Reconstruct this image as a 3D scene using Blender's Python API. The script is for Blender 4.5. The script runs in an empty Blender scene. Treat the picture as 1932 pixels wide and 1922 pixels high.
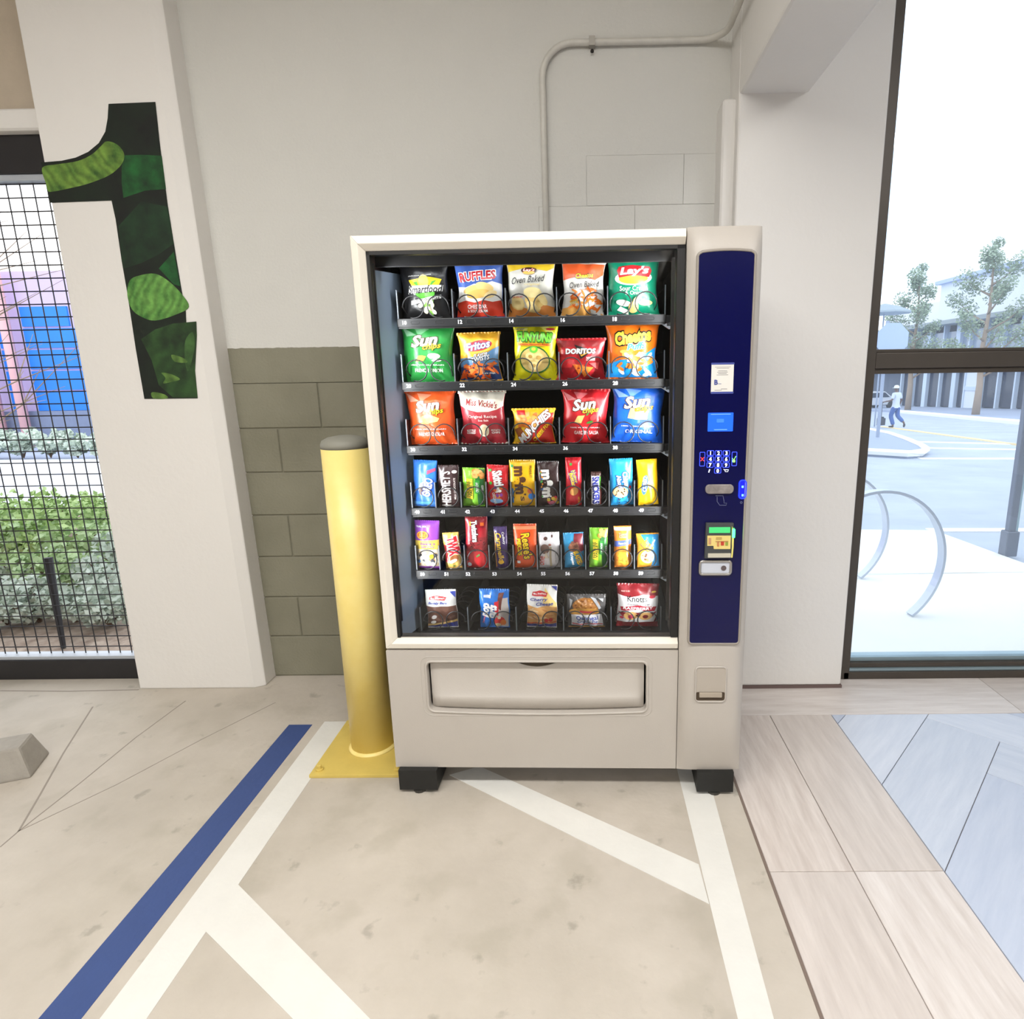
import bpy, bmesh, math, random
from math import sin, cos, pi, radians as RAD, sqrt
from mathutils import Matrix, Vector
random.seed(7)
scene = bpy.context.scene
COL = scene.collection
# ------------------------------------------------------------------ camera
F, PX, PY, CH = 1158.85, 1095.3, 961.0, 1.42
_p, _r, _y = .2139, -.0148, .0123
RY = Matrix(((cos(_y), 0, sin(_y)), (0, 1, 0), (-sin(_y), 0, cos(_y))))
RX = Matrix(((1, 0, 0), (0, cos(_p), -sin(_p)), (0, sin(_p), cos(_p))))
RZ = Matrix(((cos(_r), -sin(_r), 0), (sin(_r), cos(_r), 0), (0, 0, 1)))
RC = RZ @ RX @ RY                      # world (x right, y down, z forward) -> camera
def cvw(v): return Vector((v[0], v[2], -v[1]))
cd = bpy.data.cameras.new('camera'); cam = bpy.data.objects.new('camera', cd); COL.objects.link(cam)
cd.sensor_fit = 'HORIZONTAL'; cd.sensor_width = 36; cd.lens = F / 1932 * 36
cd.shift_x = -(PX - 966) / 1932; cd.shift_y = (PY - 961) / 1932; cd.clip_end = 400
ri, up, bk = cvw(RC[0]), -cvw(RC[1]), -cvw(RC[2])
cam.matrix_world = Matrix(((ri.x, up.x, bk.x, 0), (ri.y, up.y, bk.y, 0), (ri.z, up.z, bk.z, CH), (0, 0, 0, 1)))
scene.camera = cam
# ------------------------------------------------------------------ world, exposure
scene.view_settings.view_transform = 'Standard'; scene.view_settings.look = 'None'
scene.view_settings.gamma = 1; scene.view_settings.use_curve_mapping = False
scene.view_settings.exposure = -.05
w = bpy.data.worlds.new('sky'); scene.world = w; w.use_nodes = True
nt = w.node_tree; nt.nodes.clear()
def nd(t, ty, **k):
    n = t.nodes.new(ty)
    for a, b in k.items(): setattr(n, a, b)
    return n
wo = nd(nt, 'ShaderNodeOutputWorld'); bg = nd(nt, 'ShaderNodeBackground'); tc = nd(nt, 'ShaderNodeTexCoord')
mp_ = nd(nt, 'ShaderNodeMapping'); mp_.inputs['Scale'].default_value = (1.2, 1.2, 3.0); mp_.inputs['Location'].default_value = (.35, .1, .2)
nz = nd(nt, 'ShaderNodeTexNoise'); nz.inputs['Scale'].default_value = 1.6; nz.inputs['Detail'].default_value = 5
rp = nd(nt, 'ShaderNodeValToRGB'); rp.color_ramp.elements[0].position = .36; rp.color_ramp.elements[0].color = (.62, .80, 1.0, 1)
rp.color_ramp.elements[1].position = .56; rp.color_ramp.elements[1].color = (1, 1, 1, 1)
nt.links.new(tc.outputs['Generated'], mp_.inputs[0]); nt.links.new(mp_.outputs[0], nz.inputs['Vector'])
nt.links.new(nz.outputs['Fac'], rp.inputs[0]); nt.links.new(rp.outputs[0], bg.inputs[0]); nt.links.new(bg.outputs[0], wo.inputs[0])
bg.inputs[1].default_value = 2.3
# ------------------------------------------------------------------ added ceiling lamps, out of view, that light the garage (fixtures are built further down)
CEIL = 3.3
ADDED_LAMPS = [(-1.75, .2), (-.2, .2), (2.3, .2), (-1.75, -2.6), (-.2, -2.6), (2.3, -2.6)]  # right-hand pair added to brighten the pillar and wood floor
for (lx, ly) in ADDED_LAMPS:
    ld = bpy.data.lights.new('added_lamp_light', 'AREA'); ld.shape = 'RECTANGLE'; ld.size = 1.36; ld.size_y = .32
    ld.energy = 46; ld.color = (1.0, .99, .975)
    lo = bpy.data.objects.new('added_lamp_light', ld); COL.objects.link(lo); lo.location = (lx, ly, CEIL - .13)
# ------------------------------------------------------------------ pixel helpers (photo pixel -> direction -> surface)
RCT = RC.transposed()
def ray(x, y): return cvw(RCT @ Vector(((x - PX) / F, (y - PY) / F, 1)))
EYE = Vector((0, 0, CH))
def fl(x, y, z=0):
    d = ray(x, y); return EYE + d * ((z - CH) / d.z)
def wy(x, y, Y):
    d = ray(x, y); return EYE + d * (Y / d.y)
SL, SY0 = .035, 5.2
def gz(Y): return 0 if Y < SY0 else -SL * (min(Y, 130) - SY0)
def gp(x, y):
    p = fl(x, y)
    if p.y < SY0: return p
    d = ray(x, y); return EYE + d * ((SL * SY0 - CH) / (d.z + SL * d.y))
# ------------------------------------------------------------------ materials
def lin(c): return tuple(((v / 255 + .055) / 1.055) ** 2.4 if v > 10 else v / 255 / 12.92 for v in c)
MATS = {}
def mat(name, rgb, rough=.5, metal=0., noise=0., nscale=8., bump=0., bscale=60., emit=0., coat=0., spec=.5, rgb2=None, stretch=None):
    if name in MATS: return MATS[name]
    m = bpy.data.materials.new(name); m.use_nodes = True; MATS[name] = m
    t = m.node_tree; b = t.nodes['Principled BSDF']
    c = lin(rgb); b.inputs['Roughness'].default_value = rough; b.inputs['Metallic'].default_value = metal
    b.inputs['Specular IOR Level'].default_value = spec; b.inputs['Coat Weight'].default_value = coat
    tcn = nd(t, 'ShaderNodeTexCoord'); vec = tcn.outputs['Object']
    if stretch:
        mpn = nd(t, 'ShaderNodeMapping'); mpn.inputs['Scale'].default_value = stretch; t.links.new(vec, mpn.inputs[0]); vec = mpn.outputs[0]
    n = nd(t, 'ShaderNodeTexNoise'); n.inputs['Scale'].default_value = nscale; n.inputs['Detail'].default_value = 6; n.inputs['Roughness'].default_value = .62
    t.links.new(vec, n.inputs['Vector'])
    r = nd(t, 'ShaderNodeValToRGB'); r.color_ramp.elements[0].position = .3; r.color_ramp.elements[1].position = .7
    c2 = lin(rgb2) if rgb2 else tuple(v * (1 - noise) for v in c)
    r.color_ramp.elements[0].color = (*c2, 1); r.color_ramp.elements[1].color = (*c, 1)
    t.links.new(n.outputs['Fac'], r.inputs[0]); t.links.new(r.outputs[0], b.inputs['Base Color'])
    if bump:
        n2 = nd(t, 'ShaderNodeTexNoise'); n2.inputs['Scale'].default_value = bscale; n2.inputs['Detail'].default_value = 4
        t.links.new(vec, n2.inputs['Vector'])
        bp = nd(t, 'ShaderNodeBump'); bp.inputs['Strength'].default_value = bump; bp.inputs['Distance'].default_value = .01
        t.links.new(n2.outputs['Fac'], bp.inputs['Height']); t.links.new(bp.outputs[0], b.inputs['Normal'])
    if emit:
        b.inputs['Emission Color'].default_value = (*c, 1); b.inputs['Emission Strength'].default_value = emit
    return m
def glass_mat(name, tint=(1, 1, 1), ior=1.45, glare_haze=0., rough=0.):
    m = bpy.data.materials.new(name); m.use_nodes = True; t = m.node_tree; t.nodes.clear()
    o = nd(t, 'ShaderNodeOutputMaterial'); tr = nd(t, 'ShaderNodeBsdfTransparent'); gl = nd(t, 'ShaderNodeBsdfGlossy')
    fr = nd(t, 'ShaderNodeFresnel'); fr.inputs[0].default_value = ior; mx = nd(t, 'ShaderNodeMixShader')
    tr.inputs[0].default_value = (*tint, 1); gl.inputs['Roughness'].default_value = rough
    t.links.new(fr.outputs[0], mx.inputs[0]); t.links.new(tr.outputs[0], mx.inputs[1]); t.links.new(gl.outputs[0], mx.inputs[2])
    out = mx
    if glare_haze:
        tl = nd(t, 'ShaderNodeBsdfTranslucent'); tl.inputs[0].default_value = (.86, .93, 1, 1)  # bluish translucent share imitates glare haze over the view
        n = nd(t, 'ShaderNodeTexNoise'); n.inputs['Scale'].default_value = 3
        mth = nd(t, 'ShaderNodeMath', operation='MULTIPLY_ADD'); mth.inputs[1].default_value = glare_haze * .3; mth.inputs[2].default_value = glare_haze * .85
        t.links.new(n.outputs['Fac'], mth.inputs[0])
        m2 = nd(t, 'ShaderNodeMixShader'); t.links.new(mth.outputs[0], m2.inputs[0])
        t.links.new(mx.outputs[0], m2.inputs[1]); t.links.new(tl.outputs[0], m2.inputs[2]); out = m2
    t.links.new(out.outputs[0], o.inputs[0]); return m
def wall_mat():
    m = mat('painted_block', (216, 215, 209), .75, noise=.035, nscale=2.5, bump=.25, bscale=90)
    t = m.node_tree; b = t.nodes['Principled BSDF']; src = b.inputs['Base Color'].links[0].from_socket
    g = nd(t, 'ShaderNodeNewGeometry'); sx = nd(t, 'ShaderNodeSeparateXYZ'); t.links.new(g.outputs['Position'], sx.inputs[0])
    n = nd(t, 'ShaderNodeTexNoise'); n.inputs['Scale'].default_value = 25; t.links.new(g.outputs['Position'], n.inputs['Vector'])
    ad = nd(t, 'ShaderNodeMath', operation='MULTIPLY_ADD'); ad.inputs[1].default_value = .008; t.links.new(n.outputs['Fac'], ad.inputs[0]); t.links.new(sx.outputs['Z'], ad.inputs[2])
    gt = nd(t, 'ShaderNodeMath', operation='GREATER_THAN'); gt.inputs[1].default_value = 1.564; t.links.new(ad.outputs[0], gt.inputs[0])
    n2 = nd(t, 'ShaderNodeTexNoise'); n2.inputs['Scale'].default_value = 3; n2.inputs['Detail'].default_value = 6; t.links.new(g.outputs['Position'], n2.inputs['Vector'])
    r = nd(t, 'ShaderNodeValToRGB'); r.color_ramp.elements[0].position = .3; r.color_ramp.elements[1].position = .7
    r.color_ramp.elements[0].color = (*lin((122, 119, 101)), 1); r.color_ramp.elements[1].color = (*lin((139, 136, 118)), 1); t.links.new(n2.outputs['Fac'], r.inputs[0])
    mx = nd(t, 'ShaderNodeMix', data_type='RGBA'); t.links.new(gt.outputs[0], mx.inputs['Factor'])
    t.links.new(r.outputs[0], mx.inputs[6]); t.links.new(src, mx.inputs[7]); t.links.new(mx.outputs[2], b.inputs['Base Color'])
    return m
def film(rgb, rough=.3):          # glossy printed packaging film
    return mat('film_%02x%02x%02x_%d' % (*rgb, int(rough * 100)), rgb, rough, noise=.08, nscale=30, bump=.28, bscale=32, spec=.5)
# ------------------------------------------------------------------ mesh helpers
def link(name, me, m=None, parent=None, smooth=False):
    if m is not None:
        for k in (m if isinstance(m, (list, tuple)) else [m]): me.materials.append(k)
    if smooth:
        for p in me.polygons: p.use_smooth = True
    o = bpy.data.objects.new(name, me); COL.objects.link(o)
    if parent: o.parent = parent
    return o
class MB:
    def __init__(s): s.v, s.f, s.mi = [], [], []
    def add(s, vs, fs, mi=0):
        n = len(s.v); s.v += [tuple(v) for v in vs]; s.f += [tuple(i + n for i in f) for f in fs]; s.mi += [mi] * len(fs); return s
    def box(s, x0, x1, y0, y1, z0, z1, mi=0):
        vs = [(x, y, z) for x in (x0, x1) for y in (y0, y1) for z in (z0, z1)]
        return s.add(vs, [(0, 1, 3, 2), (4, 6, 7, 5), (0, 4, 5, 1), (2, 3, 7, 6), (0, 2, 6, 4), (1, 5, 7, 3)], mi)
    def prism(s, pts, lo, hi, axis='z', mi=0):
        n = len(pts)
        def mk(p, h): return {'z': (p[0], p[1], h), 'y': (p[0], h, p[1]), 'x': (h, p[0], p[1])}[axis]
        vs = [mk(p, lo) for p in pts] + [mk(p, hi) for p in pts]
        return s.add(vs, [tuple(range(n))[::-1], tuple(range(n, 2 * n))] + [(i, (i + 1) % n, n + (i + 1) % n, n + i) for i in range(n)], mi)
    def tube(s, path, r, n=8, cap=True, closed=False, mi=0):
        path = [Vector(p) for p in path]; rs = r if isinstance(r, (list, tuple)) else [r] * len(path)
        base = len(s.v); m = len(path); ref = None
        for i, p in enumerate(path):
            a = path[i - 1] if (i or closed) else p; b = path[(i + 1) % m] if (i < m - 1 or closed) else p
            t = (b - a).normalized()
            if ref is None: ref = t.orthogonal().normalized()
            ref = (ref - t * ref.dot(t)).normalized(); bi = t.cross(ref)
            for k in range(n):
                a_ = 2 * pi * k / n; s.v.append(tuple(p + (ref * cos(a_) + bi * sin(a_)) * rs[i]))
        for i in range(m - (0 if closed else 1)):
            j = (i + 1) % m
            for k in range(n):
                s.f.append((base + i * n + k, base + i * n + (k + 1) % n, base + j * n + (k + 1) % n, base + j * n + k)); s.mi.append(mi)
        if cap and not closed:
            s.f.append(tuple(base + k for k in range(n))[::-1]); s.f.append(tuple(base + (m - 1) * n + k for k in range(n))); s.mi += [mi, mi]
        return s
    def lathe(s, prof, c=(0, 0, 0), n=24, mi=0):
        base = len(s.v)
        for (r, z) in prof:
            for k in range(n): s.v.append((c[0] + r * cos(2 * pi * k / n), c[1] + r * sin(2 * pi * k / n), c[2] + z))
        for i in range(len(prof) - 1):
            for k in range(n):
                s.f.append((base + i * n + k, base + i * n + (k + 1) % n, base + (i + 1) * n + (k + 1) % n, base + (i + 1) * n + k)); s.mi.append(mi)
        s.f.append(tuple(base + k for k in range(n))[::-1]); s.f.append(tuple(base + (len(prof) - 1) * n + k for k in range(n))); s.mi += [mi, mi]
        return s
    def mesh(s, name='m'):
        me = bpy.data.meshes.new(name); me.from_pydata(s.v, [], s.f)
        for p, i in zip(me.polygons, s.mi): p.material_index = i
        me.update(); return me
    def obj(s, name, m=None, parent=None, smooth=False):
        return link(name, s.mesh(name), m, parent, smooth)
def bevel_mesh(me, w, seg=2, angle=.5):
    bm = bmesh.new(); bm.from_mesh(me); bmesh.ops.recalc_face_normals(bm, faces=bm.faces)
    ed = [e for e in bm.edges if len(e.link_faces) == 2 and e.calc_face_angle(0) > angle]
    bmesh.ops.bevel(bm, geom=ed, offset=w, segments=seg, profile=.6, affect='EDGES', clamp_overlap=True)
    bm.to_mesh(me); bm.free(); return me
def bbox(name, x0, x1, y0, y1, z0, z1, m, parent=None, bev=.004, seg=2):
    me = MB().box(x0, x1, y0, y1, z0, z1).mesh(name)
    if bev: bevel_mesh(me, bev, seg)
    return link(name, me, m, parent)
def empty(name, loc=(0, 0, 0), rz=0):
    o = bpy.data.objects.new(name, None); COL.objects.link(o); o.location = loc; o.rotation_euler = (0, 0, rz); o.empty_display_size = .1; return o
def tag(o, label=None, cat=None, group=None, kind=None):
    if label: o['label'] = label
    if cat: o['category'] = cat
    if group: o['group'] = group
    if kind: o['kind'] = kind
    return o
def struct(o, label=None, cat=None): return tag(o, label, cat, None, 'structure')
def rrect(x0, x1, z0, z1, r, n=5):
    pts = []
    for (cx, cz, a0) in ((x1 - r, z1 - r, 0), (x0 + r, z1 - r, pi / 2), (x0 + r, z0 + r, pi), (x1 - r, z0 + r, 3 * pi / 2)):
        for k in range(n + 1):
            a = a0 + pi / 2 * k / n; pts.append((cx + r * cos(a), cz + r * sin(a)))
    return pts
TXT = {}
def text_geo(s, shear=0., off=0.):
    k = (s, shear, off)
    if k in TXT: return TXT[k]
    c = bpy.data.curves.new('t', 'FONT'); c.body = s; c.shear = shear; c.offset = off; c.resolution_u = 2; c.align_x = 'CENTER'; c.dimensions = '2D'; c.fill_mode = 'FRONT'
    o = bpy.data.objects.new('t', c); me = o.to_mesh()
    vs = [(v.co.x, v.co.y) for v in me.vertices]; fs = [tuple(p.vertices) for p in me.polygons]
    o.to_mesh_clear(); bpy.data.objects.remove(o); bpy.data.curves.remove(c)
    if off:
        bx = text_geo(s, shear, 0)[2]
    else:
        xs = [v[0] for v in vs]; ys = [v[1] for v in vs]; bx = (min(xs), max(xs), min(ys), max(ys))
    TXT[k] = (vs, fs, bx); return TXT[k]
def flat_text(name, s, cx, cz, h, y, m, parent, off=0., shear=0., th=.0006, wid=None):
    """upright lettering in the x-z plane facing -y, h = height in metres"""
    vs, fs, (a, b, c, d) = text_geo(s, shear, off)
    sc = h / (d - c); sx = sc if wid is None else wid / (b - a)
    return MB().add([(cx + (v[0] - (a + b) / 2) * sx, y, cz + (v[1] - (c + d) / 2) * sc) for v in vs], fs).obj(name, m, parent)

# ------------------------------------------------------------------ the shell
M_white = mat('painted_concrete', (234, 231, 226), .7, noise=.03, nscale=2, bump=.12, bscale=40)
M_block = wall_mat()
M_conc = mat('concrete_floor', (201, 192, 180), .6, nscale=2.3, bump=.12, bscale=35, rgb2=(180, 171, 158))
def stain(m, sc, lo, hi, k):
    t = m.node_tree; bs = t.nodes['Principled BSDF']; src = bs.inputs['Base Color'].links[0].from_socket
    tcn = nd(t, 'ShaderNodeTexCoord'); n = nd(t, 'ShaderNodeTexNoise'); n.inputs['Scale'].default_value = sc; n.inputs['Detail'].default_value = 5; t.links.new(tcn.outputs['Object'], n.inputs['Vector'])
    r = nd(t, 'ShaderNodeValToRGB'); r.color_ramp.elements[0].position = lo; r.color_ramp.elements[1].position = hi; r.color_ramp.elements[0].color = (k, k, k * .98, 1); r.color_ramp.elements[1].color = (1, 1, 1, 1)
    t.links.new(n.outputs['Fac'], r.inputs[0]); mx = nd(t, 'ShaderNodeMix', data_type='RGBA', blend_type='MULTIPLY'); mx.inputs['Factor'].default_value = 1
    t.links.new(src, mx.inputs[6]); t.links.new(r.outputs[0], mx.inputs[7]); t.links.new(mx.outputs[2], bs.inputs['Base Color'])
stain(M_conc, 5.5, .34, .46, .90); stain(M_conc, 13, .27, .36, .74); stain(M_conc, .9, .35, .6, .94)
M_wpaint = mat('white_floor_paint', (223, 221, 214), .6, noise=.06, nscale=9, bump=.1, bscale=60)
M_bpaint = mat('blue_floor_paint', (52, 74, 128), .6, noise=.08, nscale=12, bump=.1, bscale=60)
M_dark = mat('dark_gap', (40, 36, 34), .8)
M_frame = mat('bronze_aluminium', (82, 75, 68), .45, metal=.3, noise=.15, nscale=4)
M_lint = mat('bare_concrete', (200, 186, 166), .85, noise=.15, nscale=6, bump=.4, bscale=30)
YW, YPR, YPL = 2.762, 2.604, 2.648
WX = .512                                        # edge between concrete and wood floor
struct(MB().box(-6, WX, -7, 2.80, -.12, 0).obj('floor', M_conc), 'mottled beige concrete garage floor with painted lines', 'floor')
floor = bpy.data.objects['floor']
struct(MB().box(-6, 6, -7, 2.9, CEIL, CEIL + .25).obj('ceiling', M_white), 'pale flat garage ceiling slab', 'ceiling')
struct(MB().box(-6, 6, -7.2, -7, -.1, CEIL).obj('wall_rear', mat('rear_wall', (150, 146, 138), .8, noise=.1)), 'plain grey far garage wall', 'wall')
struct(MB().box(-6.2, -6, -7, 2.9, -.1, CEIL).obj('wall_left', M_white), 'white painted side wall of the garage', 'wall')
struct(MB().box(6, 6.2, -7, 2.9, -.1, CEIL).obj('wall_right', M_white), 'white painted side wall by the wood floor', 'wall')
# back wall : block courses with recessed joints, smooth plaster above
wb = struct(MB().box(-1.6, .75, YW + .006, YW + .14, 0, CEIL).obj('wall_back', M_block), 'painted block wall, grey below and off white above', 'wall')
MB().box(-1.6, .75, YW + .0002, YW + .02, 2.2999, CEIL).obj('plaster_band', M_block, wb)
courses = [.003, .21, .41, .61, .81, 1.01, 1.21, 1.41, 1.645, 1.88, 2.11, 2.30]
bl_cache = {}
for k in range(len(courses) - 1):
    z0, z1 = courses[k], courses[k + 1]
    j0 = -1.19 if k % 2 == 0 else -1.39
    xs = [-1.6] + [x for x in [j0 + .4 * n for n in range(-2, 6)] if -1.55 < x < .72] + [.75]
    for a, b in zip(xs[:-1], xs[1:]):
        key = (round(b - a, 3), round(z1 - z0, 3), a > -.2 and z0 > 1.7, z1 < 1.6)
        if key not in bl_cache:
            near = a > -.2 and z0 > 1.7; g = .0024 if z1 < 1.6 else (.0005 if near else .0001); yy = 0
            me = MB().box(g, key[0] - g, yy, .02, g, key[1] - g).mesh('block'); bevel_mesh(me, .003 if z1 < 1.6 else (.001 if near else .0002), 1); me.materials.append(M_block); bl_cache[key] = me
        o = bpy.data.objects.new('block', bl_cache[key]); COL.objects.link(o); o.parent = wb; o.location = (a, YW, z0)
# pillars
def pillar_left():
    n = 14; mb = MB()
    # plan with a chamfer on the right hand edge, widening slightly downwards
    def plan(z):
        xr = -1.544 - .039 * (z / 2.43)
        return [(-2.136, YPL), (xr - .045, YPL), (xr, YPL + .022), (xr, YW + .1), (-2.136, YW + .1)]
    lo, hi = plan(0), plan(CEIL); k = len(lo)
    mb.add([(x, y, 0) for x, y in lo] + [(x, y, CEIL) for x, y in hi], [tuple(range(k))[::-1], tuple(range(k, 2 * k))] + [(i, (i + 1) % k, k + (i + 1) % k, k + i) for i in range(k)])
    me = mb.mesh('wall_pillar_left'); bevel_mesh(me, .006, 2)
    return struct(link('wall_pillar_left', me, M_white), 'white square pillar carrying the leafy numeral', 'pillar')
pillar_left()
pr = struct(bbox('wall_pillar_right', .590, 1.155, YPR, YW + .14, .012, CEIL, M_white, None, .012, 3), 'white pillar between the machine and the window', 'pillar')
MB().box(.585, 1.158, YPR - .004, YW + .12, 0, .014).obj('base_joint', mat('base_joint', (110, 92, 88), .8), pr)
# haunched beam running from the pillar over the floor towards the room
bm_ = MB(); zb = 2.452
bm_.add([(.592, -7, zb), (.853, -7, zb), (.853, YPR + .02, zb), (.592, YPR + .02, zb), (.592, -7, CEIL), (.853, -7, CEIL), (.853, YPR + .02, CEIL), (.592, YPR + .02, CEIL)],
        [(0, 3, 2, 1), (0, 1, 5, 4), (1, 2, 6, 5), (2, 3, 7, 6), (3, 0, 4, 7), (4, 5, 6, 7)])
struct(link('ceiling_beam', bevel_mesh(bm_.mesh('ceiling_beam'), .012, 2), M_white), 'white concrete ceiling beam meeting the pillar by the window', 'beam')
# strip between the wall and the right pillar
struct(bbox('wall_return', .54, .60, YPR + .05, YW + .05, 0, 2.46, M_white, None, .02, 3), 'narrow rounded return between block wall and pillar', 'wall')

# ------------------------------------------------------------------ left opening: header, frame, mesh
zl0, zl1 = 2.415, 2.27
struct(MB().box(-6, -2.12, YPL + .10, YW + .2, 2.495, CEIL).obj('wall_header_left', M_lint), 'bare tan concrete lintel above the mesh opening', 'lintel')
struct(bbox('trim_1', -6, -2.12, YPL + .06, YW + .2, 2.415, 2.497, M_white, None, .02, 3), 'rounded white ledge under the tan lintel', 'ledge')
scr = empty('window_1', (-2.134, 2.77, 0)); struct(scr, 'black framed wire mesh screen in the left opening', 'mesh screen')
SXL = -3.0                                        # local extent to the left
def sp(name, x0, x1, y0, y1, z0, z1, m, bev=.004): return bbox(name, x0, x1, y0, y1, z0, z1, m, scr, bev)
M_black = mat('black_steel', (38, 36, 38), .45, noise=.2, nscale=10)
M_sill = mat('worn_grey_steel', (92, 95, 96), .5, noise=.3, nscale=5)
sp('top_rail', SXL, 0, -.02, .06, 2.27, 2.415, M_black)
sp('bottom_rail', SXL, 0, -.02, .06, .0, .10, M_black)
sp('sill_bar', SXL, -.005, -.012, .05, .10, .118, mat('bright_sill', (190, 196, 204), .4, metal=.3))
sp('jamb', -.022, 0, -.02, .06, .1, 2.27, M_black)
sp('top_track', SXL, -.02, -.012, .05, 2.245, 2.27, mat('bright_sill', (190, 196, 204)))
wm_h = MB().tube([(SXL, 0, 0), (-.01, 0, 0)], .0027, 5).mesh('wire'); wm_h.materials.append(M_black)
wm_v = MB().tube([(0, 0, .10), (0, 0, 2.25)], .0027, 5).mesh('wire'); wm_v.materials.append(M_black)
z = .155
while z < 2.25:
    o = bpy.data.objects.new('wire', wm_h); COL.objects.link(o); o.parent = scr; o.location = (0, .02, z); z += .0535
x = -.07
while x > -1.6:
    o = bpy.data.objects.new('wire', wm_v); COL.objects.link(o); o.parent = scr; o.location = (x, .026, 0); x -= .0575

# ------------------------------------------------------------------ right window
win = empty('window_2', (1.157, 2.68, 0)); struct(win, 'tall storefront window in dark bronze frame beside the pillar', 'window')
WR = 4.8
def wp(name, x0, x1, y0, y1, z0, z1, m=M_frame, bev=.003): return bbox(name, x0, x1, y0, y1, z0, z1, m, win, bev)
wp('jamb', 0, .067, 0, .12, 0, CEIL)
wp('jamb', 2.6, 2.66, 0, .12, 0, CEIL)
wp('transom', .067, WR, .0, .12, 1.432, 1.497)
wp('glazing_stop', .067, WR, .012, .1, 1.410, 1.432)
wp('glazing_stop', .067, WR, .012, .1, 1.497, 1.512)
wp('sill_rail', .04, WR, 0, .12, 0, .036)
M_trk = mat('bright_track', (150, 170, 178), .35, metal=.5)
wp('sill_track', .05, WR, .008, .1, .036, .050, M_trk)
wp('sill_stop', .05, WR, .02, .1, .050, .072)
wp('sill_track', .05, WR, .04, .1, .072, .092, M_trk)
G_win = glass_mat('window_glass', (.97, .99, 1), 1.4, glare_haze=.06)
o = MB().box(.06, WR, .058, .064, 1.50, CEIL).obj('pane', G_win, win)
o = MB().box(.06, WR, .058, .064, .08, 1.42).obj('pane', G_win, win)
struct(MB().box(5.95, 6, 2.6, 2.9, 0, CEIL).obj('wall_window_end', M_white), 'white wall end past the storefront window', 'wall')

# ------------------------------------------------------------------ wood floor
def wood(name, a, b, rough=.36):
    return mat(name, a, rough, nscale=3.2, rgb2=b, bump=.12, bscale=20, stretch=(9, 1.0, 9), spec=.5)
wf = struct(MB().box(WX, 6, -7, 2.80, -.12, -.008).obj('floor_wood', mat('wood_sub', (164, 154, 150), .8)), 'grey washed wood look plank floor by the window', 'floor')
wms = [wood('wood_a', (220, 211, 204), (190, 178, 170)), wood('wood_b', (226, 219, 214), (200, 190, 183)), wood('wood_c', (214, 205, 198), (192, 182, 175))]
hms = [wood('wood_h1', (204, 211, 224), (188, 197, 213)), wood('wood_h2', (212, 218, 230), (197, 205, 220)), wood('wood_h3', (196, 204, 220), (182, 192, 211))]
def plank(poly, m, dz=0., frame=None):
    # poly in floor coordinates; object origin at its centre so the grain follows its own axis
    c = Vector((sum(p[0] for p in poly) / len(poly), sum(p[1] for p in poly) / len(poly), 0)); a = frame or 0
    R = Matrix.Rotation(-a, 3, 'Z'); pts = []
    for p in poly: pts.append(tuple((R @ (Vector((p[0], p[1], 0)) - c)).xy))
    me = MB().prism(pts, -.008, dz).mesh('plank'); bevel_mesh(me, .0012, 1)
    o = link('plank', me, m, wf); o.location = c; o.rotation_euler = (0, 0, a); return o
g = .0012
# border: two boards side by side, with end joints; then a header row at the window
bx = [WX + .004, .762, 1.022]
yj = [(-2.6, -1.3, .11, 1.532, 2.374), (-2.6, -.9, .35, 1.532, 2.374)]
for i in range(2):
    for k in range(4):
        plank([(bx[i] + g, yj[i][k] + g), (bx[i + 1] - g, yj[i][k] + g), (bx[i + 1] - g, yj[i][k + 1] - g), (bx[i] + g, yj[i][k + 1] - g)], wms[(i * 2 + k) % 3])
hx = [WX + .004, fl(1897, 1318).x, 3.1, 4.4, 6.0]
for k in range(4):
    y0, y1 = 2.376, 2.70
    plank([(hx[k] + g, y0 + g), (hx[k + 1] - g, y0 + g), (hx[k + 1] - g, y1 - g), (hx[k] + g, y1 - g)], wms[(k + 1) % 3], 0, pi / 2)
# herringbone field clipped to its rectangle
def clip(poly, x0, x1, y0, y1):
    def cut(ps, f, inter):
        out = []
        for i, p in enumerate(ps):
            q = ps[(i + 1) % len(ps)]
            if f(p): out.append(p)
            if f(p) != f(q): out.append(inter(p, q))
        return out
    for ax, v, sg in ((0, x0, 1), (0, x1, -1), (1, y0, 1), (1, y1, -1)):
        if not poly: return poly
        def inter(p, q, ax=ax, v=v):
            t = (v - p[ax]) / (q[ax] - p[ax]); return (p[0] + (q[0] - p[0]) * t, p[1] + (q[1] - p[1]) * t)
        poly = cut(poly, lambda p: sg * p[ax] >= sg * v, inter)
    return poly
PWd, PLg = .26, 1.04; A = RAD(48); ca, sa = cos(A), sin(A)
HO = (1.407 - (PLg * ca - PWd * sa), 2.344 - (PLg * sa + PWd * ca))
def rotp(u, v): return (HO[0] + u * ca - v * sa, HO[1] + u * sa + v * ca)
cnt = 0
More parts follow.
